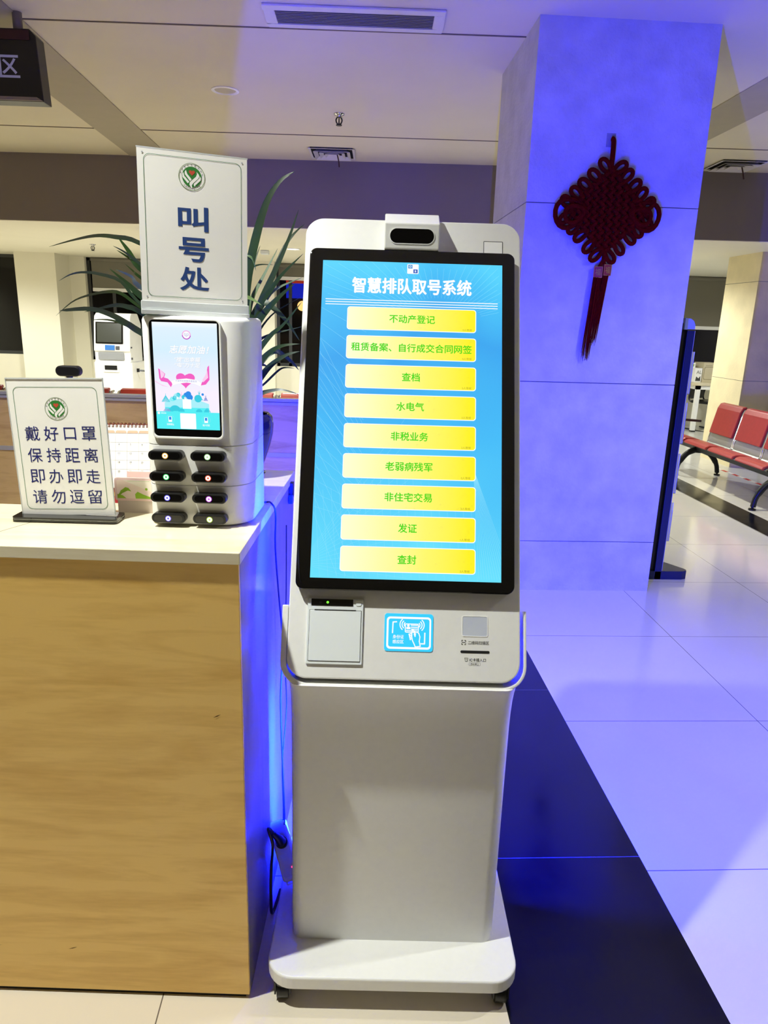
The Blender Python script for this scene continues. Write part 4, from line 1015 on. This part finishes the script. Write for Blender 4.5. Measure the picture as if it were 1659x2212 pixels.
m = MB(); m.box(0.268, 0.16, 0.72, 0.30, 0.20, 0.77); m.tube([(0.29, 0.18, 0.745), (0.34, 0.18, 0.742), (0.44, 0.19, 0.735)], 0.012, 8); m.build('lever_handle', M['black'], am)
m = MB(); m.box(0.24, 0.03, 1.06, 0.258, 0.06, 1.08); m.box(0.24, 0.03, 0.90, 0.258, 0.06, 0.93); m.build('side_lock', M['gray'], am)

# ------------------------------------------------------------------ waiting benches
def seat_profile():
    return [(0.00, 0.352), (0.02, 0.368), (0.10, 0.366), (0.18, 0.352), (0.225, 0.352), (0.245, 0.375), (0.252, 0.42), (0.262, 0.47), (0.290, 0.60), (0.318, 0.735), (0.335, 0.768), (0.365, 0.772)]
def offs(prof, d):
    out = []
    for i, (y, z) in enumerate(prof):
        a = prof[max(i - 1, 0)]; b = prof[min(i + 1, len(prof) - 1)]; t_ = Vector((b[0] - a[0], b[1] - a[1])).normalized(); out.append((y - t_.y * d, z + t_.x * d))
    return out
def strip(m, prof, x0, x1, d0, d1, mi=0):
    a, b = offs(prof, d0), offs(prof, d1); ringp = a + b[::-1]
    m.loft([[(x, p[0], p[1]) for p in ringp] for x in (x0, x1)], mi, ID, caps=True, smooth=False)
def bench(label, n, loc, rotz, pitch=0.52, scale=1.0, end=True, group=None):
    lx = 0.02 if end else -0.10
    t = thing('waiting_bench', label, 'bench', loc, rotz, group); t.scale = (scale,) * 3
    P = seat_profile(); L = n * pitch
    MB().box(-L / 2, 0.10, 0.275, L / 2, 0.17, 0.335).build('support_beam', M['darkmetal'], t, bevel=0.006)
    for x in (-L / 2 + 0.05, L / 2 + lx):
        m = MB()
        m.tube(smooth([(x, 0.135, 0.29), (x, 0.02, 0.24), (x, -0.06, 0.13), (x, -0.080, 0.03)], 12), [0.034] * 4 + [0.030] * 4 + [0.024] * 5, 10); m.tube(smooth([(x, 0.135, 0.29), (x, 0.27, 0.24), (x, 0.36, 0.13), (x, 0.385, 0.03)], 12), [0.034] * 4 + [0.030] * 4 + [0.024] * 5, 10)
        for y in (-0.083, 0.388): m.lathe([(0.032, 0.0), (0.032, 0.014), (0.012, 0.018), (0.012, 0.04)], 14, 0, TR(x, y, 0))
        m.tube([(x, 0.135, 0.25), (x, 0.135, 0.36)], 0.04, 10); m.build('leg', M['darkmetal'], t)
    for k in range(n):
        xa = -L / 2 + k * pitch + 0.012; xb = xa + pitch - 0.024
        m = MB(); strip(m, P, xa + 0.012, xb - 0.012, -0.003, 0.0); s = m.build('seat', M['steel'], t)
        for x in (xa, xb):
            m = MB(); m.tube(smooth([(x, p[0] + 0.004, p[1] - 0.004) for p in P], 24), 0.011, 8, flat=1.0); m.build('side_rail', M['chrome'], s)
        m = MB(); strip(m, [(-0.004, 0.346), (0.004, 0.362)] + P[1:4], xa + 0.016, xb - 0.016, 0.001, 0.028); m.build('seat_cushion', M['leather'], s, bevel=0.008, seg=3)
        m = MB(); strip(m, P[7:12], xa + 0.02, xb - 0.02, 0.001, 0.028); m.build('back_cushion', M['leather'], s, bevel=0.009, seg=3)
    if end:
        x = -L / 2 - 0.02
        m = MB(); m.tube(smooth([(x - 0.20, -0.02, 0.52), (x - 0.20, 0.01, 0.572), (x - 0.20, 0.13, 0.568), (x - 0.20, 0.26, 0.560)], 14), 0.014, 8); m.build('armrest', M['signred'], t)
        m = MB(); m.tube(smooth([(x - 0.20, -0.02, 0.52), (x - 0.20, -0.03, 0.44), (x - 0.20, 0.06, 0.33)], 10), 0.012, 8); m.build('armrest_post', M['chrome'], t)
        m = MB(); strip(m, P[0:4], x - 0.42, x - 0.01, 0.0, 0.028); m.build('end_cushion', M['leather'], t, bevel=0.008, seg=3)
        MB().box(x - 0.42, 0.10, 0.28, x + 0.02, 0.16, 0.33).build('beam_end', M['darkmetal'], t)
    return t
# row along the right side; its seats face the hall (towards -X)
bench('red waiting bench along the right pillar, seen from its front', 3, (3.72, 7.50 - 0.78, 0), R(-90), 0.52)
bench('red waiting bench whose end seat top shows right of the white table sign', 3, (-2.109 - 0.75, 6.27, 0), R(-3), 0.441, 1.1, False)
bench('red waiting bench whose seat tops show on both sides of the power bank station', 4, (-2.109 + 0.98, 6.18, 0), R(-3), 0.441, 1.1, False)

# warning tape on the floor
tp = thing('floor_tape', 'red and white striped tape on the floor under the bench', 'tape', (4.32, 7.85, 0), 0)
for k in range(13):
    MB().box(-0.018 + 0.004 * k, -0.11 * (k + 1), 0.0005, 0.022 + 0.004 * k, -0.11 * k, 0.0015).build('tape_stripe', M['redtape'] if k % 2 else M['whitetape'], tp)

# ------------------------------------------------------------------ brochure stand beside the pillar
bs = thing('brochure_stand', 'blue brochure stand with clear holders beside the stone pillar', 'stand', (1.955, 4.12, 0), 0)
m = MB(); prof = [(0.0, 0.0), (0.36, 0.0), (0.36, 1.40)] + [(0.0 + 0.36 * (1 - math.sin(R(a))) if False else 0.36 * math.cos(R(a)), 1.40 + 0.10 * math.sin(R(a))) for a in range(10, 91, 10)] + [(0.0, 1.50)]
m.box(0.012, 0.0, 0.0, 0.055, 0.40, 1.535); m.build('panel', M['bluestand'], bs, bevel=0.002)
m = MB(); m.box(-0.034, 0.02, 0.0, 0.011, 0.40, 1.57); m.build('back_panel', M['black'], bs)
m = MB(); m.add([(0.0, y, z) for y in (0,)for z in (0,)], [], 0)
cap = [(0.055, 1.535), (0.053, 1.562), (0.042, 1.585), (0.022, 1.597), (-0.008, 1.600), (-0.008, 1.535)]
mm = MB(); mm.add([(x, 0.0, z) for x, z in cap] + [(x, 0.40, z) for x, z in cap], [tuple(range(6)), tuple(range(11, 5, -1))] + [(i, (i + 1) % 6, 6 + (i + 1) % 6, 6 + i) for i in range(6)]); mm.build('rounded_cap', M['bluecap'], bs)
MB().box(0.010, -0.003, 1.530, 0.057, 0.40, 1.537).build('trim_strip', M['chrome'], bs)
MB().box(0.055, -0.002, 0.06, 0.0575, 0.40, 1.532).build('edge_strip', M['alu'], bs)
m = MB(); m.prism([(-0.03, 0.0), (0.19, 0.0), (0.222, 0.012), (0.232, 0.035), (0.225, 0.06), (0.05, 0.36), (-0.03, 0.40)], 0.0, 0.055); m.build('foot', M['bluestand'], bs, bevel=0.002)
for k, z in enumerate((1.16, 0.86, 0.55, 0.24)):
    m = MB(); m.box(0.058, 0.05, z, 0.098, 0.053, z + 0.25); m.box(0.058, 0.30, z, 0.098, 0.303, z + 0.25); m.box(0.096, 0.05, z, 0.099, 0.303, z + 0.20); m.box(0.058, 0.05, z, 0.098, 0.303, z + 0.003)
    h = m.build('brochure_holder', M['acryl'], bs)
    if k < 2:
        MB().box(0.063, 0.07, z + 0.005, 0.085, 0.285, z + 0.23).build('brochures', pm('blue brochure', (50, 90, 220), 0.4), h)

# ------------------------------------------------------------------ table, carton and chair at the far right
ft = thing('work_table', 'pale wood table with white legs by the right back window', 'table', (5.97, 11.05, 0))
MB().box(-0.60, -0.25, 0.72, 0.95, 0.35, 0.765).build('table_top', M['mapletop_paled'], ft, bevel=0.003)
for x, y in ((-0.50, -0.20), (0.85, -0.20), (-0.50, 0.28), (0.85, 0.28)):
    m = MB(); m.box(x - 0.03, y - 0.03, 0.02, x + 0.03, y + 0.03, 0.72); m.box(x - 0.033, y - 0.033, 0.0, x + 0.033, y + 0.033, 0.02, 1); m.build('leg', [M['white'], M['black']], ft)
m = MB(); m.box(-0.53, -0.23, 0.66, 0.88, -0.17, 0.72); m.box(-0.53, -0.2, 0.66, -0.47, 0.3, 0.72); m.build('apron', M['white'], ft)
bc = thing('carton', 'beige carton standing on the table by the right back window', 'box', (5.66, 11.02, 0.765), R(4))
MB().box(-0.125, -0.10, 0.0, 0.125, 0.18, 0.30).build('box_body', M['kraft'], bc, bevel=0.004)
m = MB(); m.frame(rr(-0.11, 0.04, 0.08, 0.24, 0.03, 4), rr(-0.10, 0.05, 0.07, 0.23, 0.025, 4), 0, FRONT, 0.1005); m.flat([(-0.09, 0.255), (0.02, 0.255), (0.02, 0.262), (-0.09, 0.262)], 0, FRONT, 0.1005); m.build('box_print', pm('carton print', (150, 142, 112), 0.8), bc, fix=False)
fb = thing('file_holder', 'white patterned file holder left of the beige carton', 'file holder', (5.45, 11.00, 0.765), R(5))
MB().box(-0.05, -0.10, 0.0, 0.07, 0.14, 0.215).build('holder_body', M['white'], fb, bevel=0.003)
m = MB(); m.text('AL', 0.018, 0.155, h=0.05, T=FRONT, z=0.1008); m.flat([(-0.03, 0.02), (0.055, 0.02), (0.05, 0.10), (0.02, 0.06), (-0.02, 0.09)], 0, FRONT, 0.1008); m.build('holder_print', M['ink'], fb, fix=False)
sb = thing('small_box', 'small white box lying on top of the patterned file holder', 'box', (5.42, 11.04, 0.980), R(10))
MB().box(-0.05, -0.04, 0.0, 0.03, 0.05, 0.075).build('box_body', M['white'], sb, bevel=0.003)
MB().box(-0.045, -0.0405, 0.02, 0.005, -0.0395, 0.055).build('sticker', M['lime'], sb)
cc = thing('cantilever_chair', 'dark framed visitor chair tucked under the far table', 'chair', (5.80, 11.02, 0), R(35))
MB().box(-0.22, -0.20, 0.43, 0.22, 0.22, 0.47).build('seat', M['black'], cc, bevel=0.01)
m = MB(); m.prism(rrect(0.42, 0.19, 0.05, 5, 0, 0.585), -0.012, 0.012, 0, TR(0, 0.22, 0) @ RX(86)); m.build('backrest', M['gray'], cc, bevel=0.005)
m = MB()
for s in (-0.22, 0.22):
    m.tube(smooth([(s, 0.24, 0.66), (s, 0.22, 0.45), (s, -0.22, 0.44), (s, -0.24, 0.03), (s, 0.25, 0.016)], 30), 0.013, 8)
m.build('frame', M['black'], cc)

# ================================================================== CEILING FITTINGS
# slot diffuser
sv = thing('air_vent', 'long slotted air vent in the ceiling above the kiosk', 'vent', (0.016, 4.075, ZC), R(-2.2), 'ceiling air vents')
m = MB(); m.box(-0.45, -0.135, -0.012, 0.45, -0.085, 0.0); m.box(-0.45, 0.085, -0.012, 0.45, 0.135, 0.0); m.box(-0.45, -0.085, -0.012, -0.395, 0.085, 0.0); m.box(0.395, -0.085, -0.012, 0.45, 0.085, 0.0)
m.build('frame', pm('vent white', (214, 210, 206), 0.5), sv, bevel=0.004)
MB().box(-0.395, -0.085, -0.003, 0.395, 0.085, 0.0).build('opening', M['slot'], sv)
for k in range(9):
    y = -0.075 + k * 0.01875; m = MB(); m.box(-0.395, -0.0035, -0.010, 0.395, 0.0035, -0.003, 0, TR(0, y, 0)); m.build('slat', pm('slat gray', (110, 108, 112), 0.5) if k == 0 else bpy.data.materials['slat gray'], sv)
def sqvent(loc, label, w, d, rot):
    t = thing('air_vent', label, 'vent', loc, rot, 'ceiling air vents'); a = [1.0, 0.80, 0.56, 0.32]
    MB().box(-w * 0.46, -d * 0.46, -0.004, w * 0.46, d * 0.46, 0.0).build('opening', M['slot'], t)
    for k, f in enumerate(a):
        o_ = rrect(w * f, d * f, 0.004, 2); g = f - (0.10 if k == 0 else 0.16); i_ = rrect(w * g, d * g, 0.004, 2); n_ = len(o_); m = MB()
        za, zb = (-0.014, -0.012) if k == 0 else (-0.030, -0.006)
        vs = [(x, y, za) for x, y in o_] + [(x, y, zb) for x, y in i_] + [(x, y, za + 0.003) for x, y in o_] + [(x, y, zb + 0.003) for x, y in i_]; fs = []
        for q in range(n_):
            p = (q + 1) % n_; fs += [(q, p, n_ + p, n_ + q), (2 * n_ + q, 3 * n_ + q, 3 * n_ + p, 2 * n_ + p), (q, 2 * n_ + q, 2 * n_ + p, p), (n_ + q, n_ + p, 3 * n_ + p, 3 * n_ + q)]
        m.add(vs, fs); m.build('louvre_frame', bpy.data.materials['vent white'], t)
    m = MB(); m.prism(rrect(w * 0.12, d * 0.12, 0.003, 2), -0.010, -0.004); m.build('centre_plate', bpy.data.materials['vent white'], t)
    m = MB(); m.tube(smooth([(w * 0.10, -d * 0.1, -0.012), (w * 0.14, -d * 0.12, -0.07), (w * 0.16, -d * 0.16, -0.13)], 8), 0.006, 6); m.build('ribbon', M['signred'], t)
    return t
sqvent((-0.155, 7.06, ZC), 'square louvred air vent near the beam above the kiosk', 0.41, 0.42, R(-2.5))
sqvent((3.50, 6.85, ZC), 'square louvred air vent at the right edge beyond the stone pillar', 0.42, 0.42, R(-2.5))
def downlight(loc, label, r, lit=False):
    t = thing('ceiling_downlight', label, 'lamp', loc, 0, 'ceiling downlights')
    m = MB(); m.lathe([(r, 0.0), (r, -0.005), (r * 0.85, -0.008), (r * 0.78, -0.002), (r * 0.74, 0.0)], 32, caps=False); m.build('trim_ring', M['white'], t)
    m = MB(); m.lathe([(r * 0.78, -0.0015), (0.001, -0.0015)], 28, caps=False); m.build('lens', em('lit lens', (255, 248, 225), 6.0) if lit else pm('dull lens', (190, 182, 164), 0.6), t)
    return t
downlight((-0.842, 5.367, ZC), 'unlit round downlight in the hall ceiling left of the kiosk', 0.092)
downlight((-0.695, 9.50, ZL - 0.0045), 'lit round downlight in the low ceiling behind the plant', 0.10, True)
def sprinkler(loc, label, s=1.0):
    t = thing('sprinkler_head', label, 'sprinkler', loc, 0, 'ceiling sprinklers'); t.scale = (s,) * 3
    m = MB(); m.lathe([(0.04, 0.0), (0.038, -0.006), (0.02, -0.012), (0.016, -0.022), (0.001, -0.022)], 20); m.build('collar', M['chrome'], t)
    m = MB()
    for sx in (-1, 1): m.tube(smooth([(sx * 0.010, 0, -0.02), (sx * 0.022, 0, -0.04), (sx * 0.016, 0, -0.062), (0, 0, -0.075)], 8), 0.005, 6)
    m.lathe([(0.004, -0.022), (0.005, -0.07)], 8); m.lathe([(0.001, -0.072), (0.022, -0.074), (0.022, -0.079), (0.001, -0.080)], 14); m.build('yoke', M['darkmetal'], t)
    return t
sprinkler((-0.082, 5.80, ZC), 'small sprinkler head hanging from the hall ceiling above the kiosk')
sprinkler((-3.285, 9.84, ZL - 0.0045), 'small sprinkler head under the low ceiling above the plant leaves')
sd = thing('smoke_detector', 'small square detector on the low ceiling right of the tall sign', 'detector', (-1.084, 9.83, ZL - 0.0045), 0, 'ceiling detectors'); MB().box(-0.055, -0.055, -0.05, 0.055, 0.055, 0.0).build('detector_body', M['plastic2'], sd, bevel=0.012)
sd = thing('smoke_detector', 'round detector with red light by the right edge vent', 'detector', (3.80, 6.56, ZC), 0, 'ceiling detectors'); m = MB(); m.lathe([(0.075, 0.0), (0.075, -0.012), (0.05, -0.04), (0.001, -0.045)], 24); m.build('detector_body', M['alu'], sd)
MB().sphere((0.01, -0.05, -0.036), 0.008).build('indicator', em('red indicator', (255, 60, 60), 2.0), sd)

# hanging counter sign at top left
hs = thing('hanging_sign', 'black hanging sign with one pale character, cut by the left edge', 'sign', (-2.06, 4.25, ZC), R(-2.0))
for x in (0.35, -0.55):
    m = MB(); m.tube([(x, 0, 0.0), (x, 0, -0.10)], 0.024, 14); m.build('hanger', pm('hanger gray', (120, 112, 96), 0.5) if x > 0 else bpy.data.materials['hanger gray'], hs)
m = MB(); o_ = [(-0.75, -0.42), (0.47, -0.42), (0.455, -0.118), (0.425, -0.088), (-0.75, -0.088)]; m.prism(o_, -0.05, 0.05, 0, FRONT)
m.build('sign_case', M['black'], hs, bevel=0.004)
m = MB(); m.prism([(-0.72, -0.140), (0.425, -0.140), (0.425, -0.095), (-0.72, -0.095)], 0.05, 0.056, 0, FRONT); m.build('top_band', M['signred'], hs)
m = MB(); m.prism([(-0.72, -0.418), (0.468, -0.418), (0.44, -0.402), (-0.72, -0.402)], 0.05, 0.060, 0, FRONT); m.build('bottom_edge', pm('bronze edge', (140, 128, 100), 0.5), hs)
m = MB(); m.text('区', 0.310, -0.262, w=0.104, h=0.104, T=FRONT, z=0.0525, bold=0.012); m.build('sign_letter', M['signtext'], hs, fix=False)

# ================================================================== CHINESE KNOT on the pillar
kn = thing('chinese_knot', 'dark red knotted cord ornament with tassel on the stone pillar', 'ornament', (1.345, 3.918, 2.115))
YK = -0.028
def loop(cx, cz, ang, ln, wd, r, y=YK, name='cord_loop'):
    pts = []
    for k in range(20):
        a = 2 * math.pi * k / 20; u = ln / 2 * (1 + math.cos(a)) if False else ln * (0.5 - 0.5 * math.cos(a)); v = wd / 2 * math.sin(a) * (0.55 + 0.45 * u / ln)
        pts.append((cx + u * math.cos(ang) - v * math.sin(ang), y + 0.004 * math.sin(a), cz + u * math.sin(ang) + v * math.cos(ang)))
    m = MB(); m.tube(pts, r, 8, closed=True); return m.build(name, M['red'], kn)
# woven diamond
D = 0.156
m = MB(); NC = 11
for k in range(NC):
    f = -D + 2 * D * (k + 0.5) / NC
    for sgn in (0, 1):
        pts = []
        for j in range(23):
            g = -D + 2 * D * j / 22; wv = 0.006 * (1 if (j // 2 + k + sgn) % 2 else -1)
            a_, b_ = (f, g) if sgn == 0 else (g, f)
            pts.append(((a_ - b_) * 0.7071 * 1.0, YK + wv, (a_ + b_) * 0.7071 * 1.0))
        m.tube(pts, 0.0118, 6)
m.build('woven_body', M['red'], kn)
for side, tx in ((1, 1), (-1, 1), (1, -1), (-1, -1)):
    for k in range(5):
        f = -D * 0.80 + D * 1.60 * k / 4
        # positions along one edge of the diamond
        a_, b_ = (D, f) if tx > 0 else (-D, f)
        if side < 0: a_, b_ = b_, a_
        x = (a_ - b_) * 0.7071; z = (a_ + b_) * 0.7071
        ang = math.atan2((1 if tx > 0 else -1) * 0.7071, (1 if (a_ - b_) * 1 > 0 else -1) * 0.7071)
        ang = math.atan2(z / abs(z) if abs(z) > 0.02 else (1 if tx > 0 else -1), x / abs(x) if abs(x) > 0.02 else 1)
        sd_ = (1 if (side > 0) == (tx > 0) else -1)
        ang = math.atan2(tx * 0.7071, sd_ * 0.7071)
        loop(x - 0.02 * math.cos(ang), z - 0.02 * math.sin(ang), ang + random.uniform(-0.15, 0.15), 0.080, 0.047, 0.0112)
for s in (-1, 1):
    ang = 0 if s > 0 else math.pi
    loop(s * 0.120, 0.004, ang + s * -0.22, 0.158, 0.172, 0.0125); loop(s * 0.130, -0.002, ang + s * -0.32, 0.100, 0.100, 0.0115, y=YK - 0.012)
m = MB(); m.tube(smooth([(-0.006, YK, 0.20), (-0.004, YK, 0.26), (-0.002, YK + 0.012, 0.335), (-0.008, YK + 0.02, 0.348)], 12), 0.0125, 10); m.build('hanging_cord', M['red'], kn)
MB().box(-0.035, -0.0015, 0.31, 0.012, -0.0003, 0.375).build('clear_tape', pm('tape', (170, 172, 196), 0.2, alpha=0.4), kn)
m = MB(); m.tube([(0.005, YK, -0.19), (0.008, YK, -0.235), (0.004, YK, -0.25)], 0.013, 8); m.tube([(0.004, YK, -0.24), (-0.016, YK, -0.275)], 0.009, 8); m.tube([(0.006, YK, -0.24), (0.018, YK, -0.275)], 0.009, 8); m.build('tie_cord', M['red'], kn)
def pouch(x, z, ry):
    T = TR(x, YK, z) @ RZ(ry); m = MB(); m.prism(rrect(0.046, 0.058, 0.003, 3), -0.008, 0.008, 0, T @ FRONT); p = m.build('brocade_block', M['redbag'], kn, bevel=0.002)
    m = MB(); G = T @ TR(0, -0.0085, 0) @ FRONT; m.frame(rrect(0.044, 0.056, 0.002, 2), rrect(0.038, 0.050, 0.002, 2), 0, G); m.text('福', 0, 0, w=0.029, h=0.036, T=G, z=0.0003, bold=0.008); m.build('gold_character', M['gold'], p, fix=False)
pouch(-0.018, -0.300, -18); pouch(0.028, -0.288, 14)
def tassel(x, z0, z1, lean, n, wd):
    m = MB()
    for k in range(n):
        f = (k + 0.5) / n - 0.5; x0 = x + f * wd; dy = random.uniform(-0.008, 0.008); e = random.uniform(-0.03, 0.02)
        m.tube([(x0, YK + dy, z0), (x0 + lean * 0.5, YK + dy * 1.2, (z0 + z1) / 2), (x0 + lean + f * 0.004, YK + dy * 1.3, z1 + e)], [0.0024, 0.0022, 0.0007], 5)
    o = m.build('tassel', M['red'], kn); o['kind'] = 'stuff'; return o
tassel(-0.018, -0.326, -0.735, -0.026, 44, 0.044); tassel(0.024, -0.314, -0.66, -0.034, 26, 0.030)
